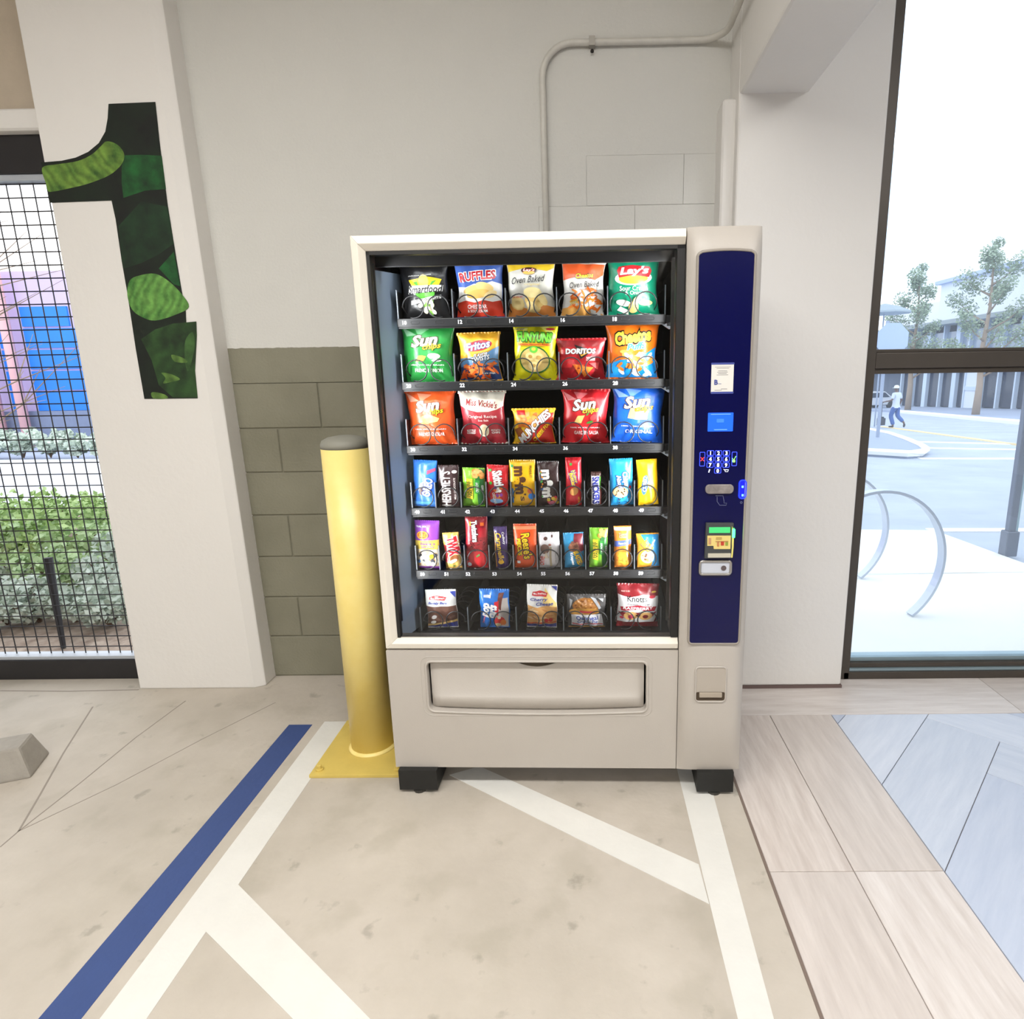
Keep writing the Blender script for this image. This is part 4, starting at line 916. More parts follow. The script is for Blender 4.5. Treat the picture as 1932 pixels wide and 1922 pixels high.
pouch('chip_bag', 'orange and blue cheese puff bag on second shelf', 'chip bag', (1139, 1243, 610, 715), 1, [
    ('P', [(.01, .03), (.99, .03), (.99, .58), (.80, .46), (.45, .40), (.01, .26)], (30, 136, 212)), ('T', 'Cheetos', .50, .755, .70, .21, (250, 212, 60), dict(o=BK, r=8, sh=.1, b=.05, ow=.13)), ('T', 'Puffs', .58, .585, .36, .11, (60, 180, 232), dict(o=WH, r=8, sh=.2, b=.04)),
    ('S', 16, .35, .92, .12, .50, .10, .035, [(240, 128, 44), (248, 150, 66)]), ('S', 12, .30, .88, .08, .46, .08, .035, [WH, (226, 236, 246)]), ('S', 6, .25, .9, .1, .4, .07, .028, [(232, 110, 34)])], (232, 112, 24), .032, 1, 'chip bags')
sun((226, 88, 36), 'orange whole grain chip bag on third shelf', (766, 863, 736, 837), 2, 'HARVEST CHEDDAR', 0, [('P', [(.26, .42), (.32, .54), (.46, .58), (.70, .50), (.66, .44), (.40, .40)], (246, 192, 110)), ('P', [(.30, .40), (.36, .50), (.52, .50), (.46, .40)], (240, 176, 90))])
pouch('chip_bag', 'cream topped burgundy kettle chip bag on third shelf', 'chip bag', (866, 957, 736, 835), 2, [
    ('P', [(.01, .99), (.99, .99), (.99, .72), (.85, .66), (.66, .62), (.40, .62), (.20, .66), (.01, .74)], (226, 220, 204)), ('T', 'Miss', .27, .80, .24, .12, (150, 34, 40), dict(r=-2, sh=.2)), ('T', 'Vickie\'s', .65, .765, .42, .12, (150, 34, 40), dict(r=-8, sh=.1)),
    ('T', 'Original Recipe', .50, .525, .66, .07, (240, 220, 214), dict(b=.01)), ('T', 'Sea Salt', .52, .46, .24, .035, (240, 220, 214)), ('E', .54, .27, .11, .12, (232, 220, 190), 20), ('E', .55, .26, .07, .085, (206, 186, 150), 20), ('T', 'KETTLE', .24, .27, .20, .035, WH), ('T', 'COOKED', .24, .225, .20, .035, WH), ('T', 'POTATO', .80, .27, .20, .035, WH), ('T', 'CHIPS', .80, .225, .18, .035, WH)], (172, 46, 56), .028, 0, 'chip bags', seal_col=(226, 220, 204))
pouch('chip_bag', 'short yellow and red cheese mix bag with slanted lettering', 'chip bag', (966, 1049, 770, 835), 2, [
    ('P', [(.01, .03), (.99, .03), (.99, .90), (.80, .85), (.45, .45), (.20, .05)], (196, 44, 32)), ('S', 16, .12, .62, .52, .86, .10, .055, [(236, 150, 40), (226, 120, 30), (240, 180, 90)]), ('P', [(.02, .42), (.18, .50), (.30, .30), (.10, .20)], (150, 84, 40)), ('P', [(.10, .84), (.30, .84), (.30, .97), (.10, .97)], (206, 40, 40)),
    ('T', 'MUNCHIES', .52, .50, .95, .23, WH, dict(r=42, sh=.1, b=.05, o=(120, 20, 16), ow=.10)), ('T', 'CHEESE FIX', .70, .34, .56, .10, YE, dict(r=42, b=.03))], (240, 190, 40), .024, 0, 'chip bags')
sun((200, 32, 40), 'bright red whole grain chip bag on third shelf', (1058, 1150, 736, 836), 2, 'GARDEN SALSA', 1, [('P', [(.26, .40), (.34, .52), (.50, .53), (.42, .38)], (232, 186, 110)), ('E', .62, .40, .08, .022, (70, 150, 60), 15), ('E', .56, .55, .04, .015, (70, 150, 60), 40), ('E', .70, .49, .08, .05, (226, 70, 70), 30)])
sun((30, 96, 208), 'royal blue whole grain chip bag on third shelf', (1150, 1253, 731, 836), 2, 'ORIGINAL', 2, [('P', [(.30, .44), (.34, .62), (.52, .63), (.50, .42)], (226, 176, 120)), ('P', [(.44, .42), (.48, .60), (.72, .58), (.70, .42)], (238, 194, 140))])
# candy rows
CR = dict(waist=.03, group='candy packets', T=.013)
def candy(label, box, row, layers, col, tilt=0, name='candy_packet', cat='candy', **kw):
    k = dict(CR); k.update(kw); return pouch(name, label, cat, box, row, layers, col, tilt=tilt, **k)
candy('narrow blue cookie packet with white wordmark, fourth shelf', (778, 823, 868, 954), 3, [('E', .50, .42, .30, .13, (206, 214, 230), 50), ('E', .42, .36, .2, .08, (90, 64, 56), 50), ('T', 'OREO', .62, .44, .40, .34, WH, dict(r=78, o=(20, 60, 160), b=.03)), ('P', [(.62, .72), (.95, .80), (.95, .86), (.62, .80)], (220, 80, 110)), ('B', .05, .12, (90, 160, 230))], (52, 120, 216), 3, 'cookie_packet', 'cookies')
candy('dark brown chocolate bar with large silver lettering', (827, 866, 877, 954), 3, [('T', "HERSHEY'S", .36, .45, .84, .46, (222, 216, 212), dict(r=90, b=.02)), ('T', 'MILK CHOCOLATE', .80, .45, .52, .09, (214, 206, 202), dict(r=90)), ('E', .80, .86, .12, .04, (206, 198, 196))], (48, 28, 30), 1, 'chocolate_bar', 'chocolate bar', T=.008, waist=.01)
NV = lambda: [('P', [(.55, .99), (.98, .99), (.98, .05), (.72, .05), (.66, .5)], (40, 110, 50)), ('S', 8, .55, .95, .78, .96, .14, .10, [(206, 136, 60), (226, 170, 96)]), ('P', [(.18, .24), (.48, .20), (.48, .74), (.20, .74)], (250, 206, 50)), ('T', 'NATURE', .26, .47, .40, .12, (30, 110, 40), dict(r=90)), ('T', 'VALLEY', .39, .47, .40, .13, (30, 110, 40), dict(r=90)), ('P', [(.56, .36), (.80, .34), (.80, .70), (.58, .70)], (52, 150, 60)), ('T', 'CRUNCHY', .68, .52, .26, .12, WH, dict(r=90)), ('T', 'oats', .90, .5, .14, .10, WH, dict(r=90))]
candy('lime green granola bar on the fourth shelf', (872, 914, 882, 953), 3, NV(), (124, 190, 50), 2, 'granola_bar', 'granola bar')
candy('red chewy candy packet with white lettering and rainbow dots', (916, 957, 878, 954), 3, [('T', 'Skittles', .56, .62, .52, .40, WH, dict(r=-82, b=.05, o=(120, 10, 20), ow=.09)), ('S', 14, .15, .85, .10, .60, .08, .08, [(240, 200, 40), (90, 180, 60), (230, 110, 40), (150, 60, 160)]), ('E', .50, .14, .3, .06, (120, 170, 220)), ('T', 'ORIGINAL', .40, .2, .3, .12, WH, dict(r=-75)), ('P', [(.10, .86), (.24, .86), (.24, .92), (.10, .92)], (70, 170, 80))], (196, 26, 36), 3)
candy('yellow peanut candy packet with brown lettering', (962, 1011, 871, 956), 3, [('T', 'm&m', .42, .58, .58, .40, (92, 54, 30), dict(r=-88, b=.06)), ('T', "'s", .52, .20, .16, .22, (92, 54, 30), dict(r=-88)), ('E', .84, .22, .13, .07, (40, 130, 220)), ('E', .80, .34, .11, .06, (226, 110, 60)), ('E', .66, .12, .12, .06, (240, 170, 40)), ('T', 'PEANUT', .84, .76, .26, .08, (92, 54, 30), dict(r=-88)), ('P', [(.06, .86), (.16, .86), (.16, .92), (.06, .92)], (60, 160, 80)), ('P', [(.08, .08), (.14, .08), (.14, .40), (.08, .40)], (60, 140, 220))], (248, 190, 20), 0)
candy('dark brown candy packet with white lettering and scattered candies', (1014, 1055, 872, 954), 3, [('T', 'm&m', .46, .52, .60, .46, WH, dict(r=-88, b=.06)), ('T', "'s", .56, .17, .14, .2, WH, dict(r=-88)), ('S', 8, .45, .92, .05, .20, .08, .08, [(226, 70, 80), (230, 150, 60), (220, 190, 60), (226, 120, 150)]), ('S', 10, .14, .24, .2, .85, .04, .05, [(60, 120, 210), (230, 150, 40), (70, 160, 70)])], (52, 34, 34), 0)
candy('slim red wafer cookie packet with yellow tilted wordmark', (1067, 1097, 864, 953), 3, [('T', 'Nutter', .58, .62, .26, .26, (250, 206, 60), dict(r=-75, o=(40, 70, 170), b=.04, ow=.13)), ('T', 'Butter', .44, .56, .28, .26, (250, 206, 60), dict(r=-75, o=(40, 70, 170), b=.04, ow=.13)), ('E', .55, .31, .28, .08, (222, 160, 90), 40), ('T', 'NET WT', .84, .12, .14, .1, YE, dict(r=-90)), ('E', .36, .88, .09, .03, (90, 180, 80))], (216, 34, 48), 0, 'cookie_packet', 'cookies')
candy('small brown candy bar with blue lettering on white', (1115, 1134, 891, 953), 3, [('P', [(.04, .04), (.96, .04), (.80, .90), (.04, .90)], (236, 234, 238)), ('T', 'SNICKERS', .48, .47, .82, .62, (44, 54, 150), dict(r=-90, sh=-.2, b=.05)), ('P', [(.86, .5), (.98, .5), (.98, .88), (.86, .88)], (90, 180, 60)), ('P', [(.90, .02), (.99, .02), (.99, .5), (.90, .5)], (200, 60, 60))], (70, 44, 40), 0, 'chocolate_bar', 'chocolate bar', T=.010, waist=.0)
candy('sky blue cookie packet with a large chocolate chip cookie', (1152, 1196, 868, 954), 3, [('E', .44, .30, .34, .125, (232, 196, 140)), ('S', 9, .2, .68, .22, .38, .04, .03, [(70, 46, 40), (90, 60, 50)]), ('T', 'Chips', .66, .58, .30, .26, WH, dict(r=-80, o=(24, 60, 150), b=.04, ow=.12)), ('T', 'Ahoy!', .40, .52, .28, .24, WH, dict(r=-80, o=(24, 60, 150), b=.04, ow=.12)), ('S', 6, .2, .8, .06, .18, .03, .03, [(70, 46, 40)]), ('P', [(.68, .80), (.92, .76), (.84, .70)], (220, 60, 70)), ('E', .88, .40, .05, .03, (214, 40, 50))], (40, 156, 220), -2, 'cookie_packet', 'cookies')
candy('golden yellow cookie packet with blue oval wordmark', (1204, 1243, 873, 957), 3, [('E', .36, .46, .15, .22, (60, 120, 200), -8), ('T', 'OREO', .36, .52, .26, .18, WH, dict(r=85, b=.04)), ('E', .66, .46, .16, .10, (250, 222, 120), 30), ('E', .34, .36, .10, .05, WH), ('E', .34, .36, .06, .03, (40, 80, 170))], (246, 196, 20), -3, 'cookie_packet', 'cookies')
candy('purple and yellow snack mix bag with clear foot', (782, 829, 984, 1072), 4, [('P', [(.01, .60), (.99, .62), (.99, .42), (.01, .40)], (240, 208, 90)), ('B', .04, .42, (226, 214, 196)), ('S', 30, .1, .92, .08, .36, .09, .08, [(236, 226, 206), (206, 160, 100), (60, 60, 70), (214, 190, 150), WH]), ('E', .68, .27, .09, .05, (250, 214, 40)), ('E', .16, .16, .08, .04, (70, 130, 200)), ('E', .35, .72, .24, .085, (246, 190, 40)), ('E', .35, .72, .20, .065, (226, 96, 40)), ('T', 'S&S', .35, .72, .28, .07, YE, dict(sh=.2)), ('T', 'Sweet n', .55, .54, .60, .055, (130, 60, 160), dict(sh=.2)), ('T', 'salty mix', .55, .47, .52, .05, (130, 60, 160)), ('T', 'TRAIL MIX', .30, .90, .44, .035, WH), ('B', .0, .05, (140, 60, 170))], (146, 72, 186), 2, 'snack_mix_bag', 'snack bag', T=.015)
candy('gold caramel biscuit bar with red lettering', (840, 871, 1006, 1072), 4, [('T', 'TWIX', .58, .64, .50, .62, (214, 30, 40), dict(r=-82, b=.06, o=WH, ow=.12)), ('P', [(.02, .20), (.20, .20), (.20, .68), (.02, .68)], (206, 40, 50)), ('E', .60, .28, .30, .10, (150, 90, 50), 30), ('E', .54, .22, .26, .05, (236, 216, 180), 20), ('E', .55, .08, .06, .02, (80, 160, 60))], (214, 176, 92), -3, 'chocolate_bar', 'chocolate bar', T=.010)
candy('tall dark red licorice packet with white and black lettering', (878, 920, 976, 1072), 4, [('B', .02, .34, (206, 34, 44)), ('S', 30, .12, .92, .34, .58, .09, .02, [(90, 14, 22), (170, 50, 56)]), ('T', 'Twizzlers', .44, .73, .40, .24, WH, dict(r=-86, b=.05, o=BK, ow=.10)), ('P', [(.22, .84), (.28, .84), (.28, .92), (.22, .92)], (246, 180, 40)), ('P', [(.70, .84), (.86, .84), (.86, .90), (.70, .90)], (226, 110, 40)), ('P', [(.50, .22), (.66, .26), (.64, .30), (.48, .25)], (110, 150, 80)), ('E', .16, .08, .10, .04, (206, 214, 230)), ('P', [(.62, .62), (.95, .62), (.95, .80), (.62, .80)], (180, 20, 40))], (150, 24, 36), 1)
candy('thin purple caramel bar with yellow script', (934, 959, 994, 1071), 4, [('T', 'Caramello', .42, .52, .70, .40, (246, 206, 60), dict(r=-84, sh=.2, b=.02)), ('T', 'Cadbury', .72, .74, .30, .22, WH, dict(r=-84, sh=.2)), ('E', .45, .16, .22, .05, (240, 190, 50)), ('P', [(.05, .04), (.12, .04), (.10, .9), (.04, .9)], (206, 150, 50))], (62, 38, 100), -1, 'chocolate_bar', 'chocolate bar', T=.009)
candy('bright orange peanut candy packet with yellow script', (970, 1013, 991, 1072), 4, [('T', "Reese's", .58, .52, .58, .36, (250, 214, 30), dict(r=-84, b=.03, o=(60, 30, 20), ow=.10)), ('T', 'PIECES', .24, .50, .38, .17, (250, 214, 30), dict(r=-84, b=.05, o=(60, 30, 20), ow=.10)), ('P', [(.14, .12), (.28, .12), (.28, .18), (.14, .18)], WH), ('B', .90, .97, (240, 140, 90))], (232, 84, 24), 0, waist=.01)
candy('white protein bar pouch with brown round and coral script', (1017, 1057, 1008, 1073), 4, [('E', .30, .56, .22, .14, (128, 96, 86)), ('E', .36, .86, .10, .05, (90, 60, 54), 30), ('E', .66, .92, .04, .04, (90, 60, 54)), ('P', [(.52, .05), (.62, .05), (.62, .62), (.52, .62)], (186, 170, 140)), ('E', .54, .68, .07, .035, (170, 110, 100)), ('P', [(.22, .30), (.50, .30), (.36, .48)], (206, 190, 170)), ('T', 'one', .16, .22, .26, .22, (206, 90, 84), dict(r=82, b=.01)), ('T', 'PROTEIN', .82, .32, .30, .07, (170, 170, 176), dict(r=90))], (228, 226, 230), -1, 'protein_bar', 'snack bar', waist=.02)
candy('blue and maroon crispy treat with yellow slanted lettering', (1065, 1103, 1009, 1073), 4, [('P', [(.55, .99), (.99, .99), (.99, .50), (.70, .44), (.50, .62)], (128, 34, 50)), ('P', [(.22, .62), (.45, .80), (.80, .66), (.66, .48), (.30, .50)], (140, 88, 66)), ('S', 10, .3, .75, .5, .76, .07, .05, [(110, 66, 50), (166, 110, 84)]), ('T', 'BLASTED', .70, .30, .42, .24, (246, 210, 40), dict(r=-72, b=.05, o=(20, 40, 110), ow=.10)), ('T', 'Krispies', .40, .28, .36, .18, WH, dict(r=-80, b=.03)), ('P', [(.62, .02), (.98, .02), (.86, .12)], (60, 170, 180))], (56, 160, 216), -2, 'crispy_treat', 'snack bar')
candy('lime green granola bar on the fifth shelf', (1111, 1146, 1000, 1073), 4, NV(), (124, 190, 50), 1, 'granola_bar', 'granola bar')
candy('orange sandwich cracker packet with blue band', (1159, 1192, 997, 1073), 4, [('P', [(.01, .52), (.99, .58), (.99, .70), (.01, .66)], (90, 110, 196)), ('P', [(.02, .92), (.98, .92), (.98, .99), (.02, .99)], (236, 226, 214)), ('T', 'Toast', .50, .835, .44, .06, (246, 170, 150), dict(b=.04)), ('T', 'Chee', .50, .775, .40, .06, (246, 170, 150), dict(b=.04)), ('T', 'Peanut Butter', .56, .61, .60, .05, (236, 226, 200)), ('P', [(.08, .06), (.94, .06), (.94, .40), (.08, .40)], (250, 160, 50)), ('S', 20, .14, .88, .10, .36, .05, .04, [(226, 110, 30), (240, 134, 40)])], (240, 140, 50), -1, 'cracker_packet', 'crackers')
candy('orange and blue crispy treat with yellow slanted lettering', (1202, 1245, 1014, 1076), 4, [('P', [(.20, .99), (.99, .99), (.99, .02), (.62, .02), (.72, .30), (.55, .60)], (50, 150, 214)), ('E', .46, .34, .30, .20, (240, 220, 160), 20), ('S', 14, .25, .72, .18, .50, .06, .05, [(214, 170, 90), (250, 236, 190), (120, 80, 50)]), ('T', 'BLASTED', .46, .66, .50, .20, (250, 210, 40), dict(r=-52, b=.05, o=(30, 60, 130), ow=.10)), ('T', 'Krispies', .68, .70, .34, .14, WH, dict(r=60, b=.03))], (244, 166, 50), -2, 'crispy_treat', 'snack bar')
# bottom row
BR_ = dict(waist=.02, group='packaged pastries', T=.018)
def pastry(label, box, layers, col, tilt=0, name='pastry_packet', cat='pastry', **kw):
    k = dict(BR_); k.update(kw); return pouch(name, label, cat, box, 5, layers, col, tilt=tilt, **k)
pastry('brown wafer bar packet with white and blue top', (806, 864, 1119, 1189), [('P', [(.01, .60), (.99, .60), (.99, .12), (.6, .18), (.01, .10)], (104, 70, 58)), ('S', 9, .1, .9, .2, .55, .10, .05, [(92, 60, 50), (128, 92, 80)]), ('P', [(.01, .11), (.6, .18), (.99, .24), (.99, .18), (.01, .04)], (226, 190, 120)), ('P', [(.01, .03), (.99, .03), (.99, .17), (.6, .13), (.01, .05)], (52, 62, 140)), ('P', [(.80, .97), (.99, .97), (.99, .80)], (60, 74, 160)), ('P', [(.14, .78), (.66, .76), (.70, .84), (.40, .89), (.16, .85)], (190, 40, 48)), ('T', "Mrs. Freshley's", .42, .81, .46, .05, WH), ('T', 'Buddy Bars', .42, .68, .62, .08, (60, 74, 160), dict(sh=.3, b=.02)), ('E', .25, .32, .10, .05, (220, 214, 210), 30), ('E', .22, .18, .10, .04, (228, 224, 220), 20)], (226, 226, 222), -1)
pastry('blue toaster pastry packet with white lettering and a red strawberry', (905, 961, 1116, 1187), [('P', [(.52, .03), (.97, .03), (.97, .80), (.74, .80), (.52, .46)], (206, 196, 190)), ('P', [(.66, .92), (.84, .94), (.72, .50), (.62, .56)], (110, 54, 44)), ('P', [(.52, .70), (.68, .74), (.62, .34), (.50, .40)], (210, 40, 50)), ('E', .68, .20, .18, .13, (222, 60, 56)), ('E', .80, .16, .10, .08, (236, 130, 60)), ('E', .62, .10, .10, .05, (240, 220, 170)), ('E', .66, .30, .06, .04, (240, 226, 200)), ('T', 'pop', .26, .50, .34, .26, WH, dict(r=78, b=.05)), ('T', 'tarts', .44, .46, .34, .22, WH, dict(r=78, b=.05)), ('P', [(.16, .82), (.40, .80), (.40, .88), (.16, .88)], (214, 222, 240)), ('T', 'frosted', .14, .24, .2, .07, (226, 120, 130), dict(r=80))], (36, 116, 206), 1, 'toaster_pastry', 'toaster pastry')
pastry('cherry cheese danish packet, white with blue corner', (993, 1050, 1110, 1189), [('P', [(.01, .54), (.35, .50), (.7, .56), (.99, .50), (.99, .10), (.01, .10)], (226, 170, 104)), ('S', 12, .1, .9, .16, .46, .16, .03, [(240, 206, 160), (206, 140, 80)]), ('P', [(.60, .96), (.99, .60), (.99, .50), (.55, .60)], (236, 206, 130)), ('P', [(.80, .99), (.99, .99), (.99, .88)], (52, 62, 140)), ('P', [(.01, .03), (.99, .03), (.99, .12), (.5, .09), (.01, .09)], (52, 62, 140)), ('P', [(.01, .09), (.5, .11), (.99, .14), (.99, .17), (.01, .12)], (206, 90, 50)), ('P', [(.18, .78), (.66, .76), (.70, .85), (.42, .89), (.20, .86)], (190, 40, 48)), ('T', "Mrs. Freshley's", .44, .82, .42, .05, WH), ('T', 'Cherry', .42, .69, .58, .09, (60, 70, 150), dict(sh=.3, b=.02, r=3)), ('T', 'Cheese', .60, .60, .56, .08, (60, 70, 150), dict(sh=.3, b=.02, r=3)), ('E', .66, .20, .07, .05, (206, 50, 50)), ('E', .80, .22, .07, .05, (206, 50, 50))], (228, 226, 222), 2)
pastry('clear packet with brown oat cookies and a white label', (1070, 1143, 1129, 1190), [('E', .50, .70, .36, .22, (160, 104, 48)), ('S', 22, .22, .78, .56, .86, .03, .02, [(120, 72, 30), (190, 134, 72)]), ('E', .46, .52, .40, .12, (196, 142, 66)), ('P', [(.34, .56), (.72, .54), (.74, .48), (.36, .50)], (206, 70, 80)), ('P', [(.10, .10), (.93, .06), (.91, .44), (.12, .44)], (236, 236, 240)), ('T', 'Oatmeal', .52, .335, .56, .12, (50, 80, 170), dict(b=.02)), ('T', 'Creme Pie', .52, .215, .52, .10, (50, 80, 170), dict(sh=.2, b=.01)), ('P', [(.12, .14), (.35, .10), (.62, .14), (.92, .10), (.92, .13), (.62, .17), (.35, .13), (.12, .17)], (200, 40, 56)), ('P', [(.03, .02), (.97, .02), (.97, .05), (.03, .05)], (190, 140, 70)), ('P', [(.60, .96), (.74, .90), (.90, .62), (.84, .60)], (176, 178, 182)), ('P', [(.06, .90), (.14, .86), (.08, .60)], (168, 170, 174)), ('P', [(.80, .92), (.94, .90), (.93, .80)], (186, 188, 192))], (86, 84, 84), 0, 'cookie_packet', 'cookies', rough=.15)
pastry('maroon and white raspberry cookie bag on the bottom shelf', (1162, 1242, 1110, 1189), [('P', [(.01, .78), (.3, .72), (.62, .80), (.99, .74), (.99, .30), (.90, .14), (.01, .14)], (232, 230, 230)), ('T', 'Knotts', .47, .695, .48, .12, BK, dict(b=.02)), ('T', 'BERRY FARM', .47, .625, .30, .025, (90, 80, 80)), ('T', 'Premium Cookies', .50, .575, .54, .04, (60, 50, 50), dict(sh=.2)), ('P', [(.06, .50), (.5, .56), (.96, .50), (.92, .40), (.5, .46), (.10, .41)], (168, 26, 46)), ('T', 'RASPBERRY', .50, .485, .72, .06, WH, dict(b=.03)), ('P', [(.02, .38), (.98, .38), (.86, .26), (.14, .28)], (150, 28, 46)), ('E', .34, .30, .17, .10, (226, 178, 110)), ('E', .70, .30, .17, .10, (226, 178, 110)), ('E', .34, .28, .07, .05, (190, 60, 90)), ('E', .70, .29, .07, .05, (120, 30, 40)), ('E', .12, .25, .05, .03, (206, 50, 80)), ('E', .52, .31, .06, .02, (80, 20, 24)), ('T', 'FRUIT FILLED', .2, .86, .2, .03, (226, 190, 180)), ('E', .84, .745, .08, .035, (196, 40, 60)), ('E', .88, .85, .06, .02, (200, 160, 60))], (134, 26, 36), 1, 'cookie_bag', 'cookies', T=.026, waist=.05)
#%%PART3
# ================================================================== outside, right hand street
M_walk = mat('bright_sidewalk', (236, 236, 232), .8, noise=.05, nscale=3, bump=.1)
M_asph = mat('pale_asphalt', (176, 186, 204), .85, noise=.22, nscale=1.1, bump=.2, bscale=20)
M_mark = mat('road_white', (245, 245, 244), .7, noise=.03)
M_curb = mat('curb_white', (238, 238, 236), .7, noise=.04)
gr = MB(); ys = [2.82, SY0, 12, 20, 30, 45, 70, 130, 220]
V = [];
for Y in ys: V += [(-160, Y, gz(Y) - .03), (160, Y, gz(Y) - .03)]
gr.add(V, [(2 * k, 2 * k + 1, 2 * k + 3, 2 * k + 2) for k in range(len(ys) - 1)])
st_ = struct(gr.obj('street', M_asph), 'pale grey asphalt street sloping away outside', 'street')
def slab(name, pts, h, m, par=None, up=0.):
    """flat slab following the ground slope; pts are ground points"""
    n = len(pts); vs = [(p[0], p[1], gz(p[1]) - .03 + up) for p in pts] + [(p[0], p[1], gz(p[1]) - .03 + h + up) for p in pts]
    return MB().add(vs, [tuple(range(n)), tuple(range(n, 2 * n))] + [(i, (i + 1) % n, n + (i + 1) % n, n + i) for i in range(n)]).obj(name, m, par)
def spx(name, px, h, m, par=None, up=0.): return slab(name, [gp(*p).xy for p in px], h, m, par, up)
f1, f2, f3 = gp(1640, 992), gp(1762, 1000), gp(1932, 1062)
sw = struct(slab('sidewalk', [(1.0, 2.82), (7.0, 2.82), (7.0, 2.83), (f3.x + .35, f3.y - .25), (f3.x, f3.y), (f2.x, f2.y), (1.0, f1.y)], .03, M_walk), 'bright concrete sidewalk outside the storefront window', 'sidewalk')
jy = gp(1750, 1081).y; MB().box(1.05, 3.2, jy - .004, jy + .004, 0.0, .0012).obj('joint', mat('joint_grey', (206, 210, 212), .9), sw)
a_, b_ = gp(1762, 998), gp(2000, 998); slab('painted_line', [(a_.x, a_.y), (b_.x, b_.y), (b_.x, b_.y + .14), (a_.x, a_.y + .14)], .01, M_mark, st_)
def line_px(p, q, wd, m=M_mark, nm='painted_line'):
    A_, B_ = gp(*p), gp(*q); t = (B_ - A_); t.z = 0; t.normalize(); nrm = Vector((-t.y, t.x, 0)) * wd / 2
    n = 8; L = [A_ + (B_ - A_) * k / n for k in range(n + 1)]
    return slab(nm, [((p_ + nrm).x, (p_ + nrm).y) for p_ in L] + [((p_ - nrm).x, (p_ - nrm).y) for p_ in L[::-1]], .012, m, st_)
line_px((1735, 862.5), (1990, 863), .22); line_px((1738, 843), (1990, 847), .25); line_px((1712, 831), (1990, 838), .32)
line_px((1662, 803), (1990, 846), .28, mat('road_yellow', (232, 206, 150), .7, noise=.1))
isl = [(1560, 806), (1645, 815.5), (1680, 823), (1712, 835), (1738, 847), (1747, 854), (1738, 860), (1712, 862.5), (1640, 858), (1540, 852)]
ip = [gp(*p) for p in isl]
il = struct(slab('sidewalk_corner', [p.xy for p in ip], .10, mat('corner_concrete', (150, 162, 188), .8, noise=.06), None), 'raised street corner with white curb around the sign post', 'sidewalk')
MB().tube([(p.x, p.y, p.z + .07) for p in ip], .075, 6).obj('curb', M_curb, il)
fc = [gp(1690, 777.5), gp(1760, 784), gp(1840, 792), gp(1932, 800.5), gp(2050, 811)]
bx_ = 26.5
bx_ = (gp(1900, 775).x + gp(1780, 770).x) / 2
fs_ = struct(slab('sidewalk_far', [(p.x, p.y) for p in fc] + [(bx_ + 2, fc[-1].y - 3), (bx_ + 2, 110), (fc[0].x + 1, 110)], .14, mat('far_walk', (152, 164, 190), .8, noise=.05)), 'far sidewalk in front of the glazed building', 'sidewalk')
MB().tube([(p.x, p.y, gz(p.y) + .05) for p in fc], .12, 5).obj('curb', M_curb, fs_)
# ---- glazed building along the far side of the street (faces -x, runs away along y)
def fy(px_, py_=740):           # where a pixel column meets the facade plane x = bx_
    d = ray(px_, py_); s = bx_ / d.x; return EYE + d * s
bd = empty('glass_building', (bx_, 60, gz(60))); tag(bd, 'pale two storey building with tall dark glazing across the street', 'building')
def bpart(name, y0, y1, z0, z1, m, dx0=0., dx1=.5):
    return MB().box(dx0, dx1, y0 - 60, y1 - 60, z0 - gz(60), z1 - gz(60)).obj(name, m, bd)
M_bwall = mat('building_white', (222, 228, 238), .8, noise=.03, nscale=.5); M_col = mat('building_column', (198, 212, 230), .7, noise=.03)
M_pane = mat('dark_glazing', (30, 42, 70), .2, noise=.3, nscale=.4); M_pane2 = mat('pale_glazing', (150, 164, 184), .15, noise=.25, nscale=.4)
M_corn = mat('cornice_blue', (176, 192, 228), .7); M_fas = mat('fascia_grey', (150, 160, 166), .7, noise=.1)
zfa = fy(1840, 599).z; zfb = fy(1840, 607).z; zbase = -2.2
zr0 = fy(1800, 528).z; zr1 = fy(1800, 521).z
yn, yf = fy(2300).y, fy(1742).y
bpart('upper_wall', yn, yf, zfa, zr0, M_bwall, .6, 6); bpart('cornice', yn, yf + .3, zr0, zr1, M_corn, .2, 6)
bpart('fascia', yn, yf + 12, zfb, zfa, M_fas, -1.2, 1.2)
bpart('far_block', yf + .5, yf + 16, zfa, fy(1690, 570).z, mat('far_block', (232, 236, 244), .8), 4, 12)
bpart('back_wall', yn, yf + 18, zbase, zfb, mat('deep_interior', (70, 82, 104), .6, noise=.3, nscale=.3), 1.0, 1.4)
zm = fy(1840, 668).z
edges = [1720, 1745, 1771, 1776, 1799, 1803, 1823, 1845, 1866, 1886, 1919, 1952, 1990, 2030, 2080, 2140, 2220]
edges = [1700, 1722, 1745, 1772, 1799, 1820, 1850, 1882, 1915, 1950, 1990, 2040, 2110, 2200]
for k, (a, b) in enumerate(zip(edges[:-1], edges[1:])):
    ya, yb = fy(b).y, fy(a).y; g0 = gz((ya + yb) / 2)
    if k == 5: bpart('wall_panel', ya, yb, g0 - .3, zm, M_bwall, -.05, .3); bpart('wall_panel', ya, yb, g0 + 1.4, g0 + 1.7, M_col, -.1, .2)
    else: bpart('pane', ya, yb, g0 + .15, zm - .1, M_pane, .15, .25)
    bpart('pane', ya, yb, zm + .1, zfb - .5, M_pane2, .15, .25)
    wdt = .55 if k in (2, 4) else .16
    bpart('mullion', yb - wdt / 2, yb + wdt / 2, g0 - .3, zfb, M_col, -.12, .3)
bpart('spandrel', yn, fy(1700).y, zm - .12, zm + .12, M_col, -.1, .28); bpart('plinth', yn, fy(1700).y, zbase, -.9, M_bwall, .0, .3) if False else None
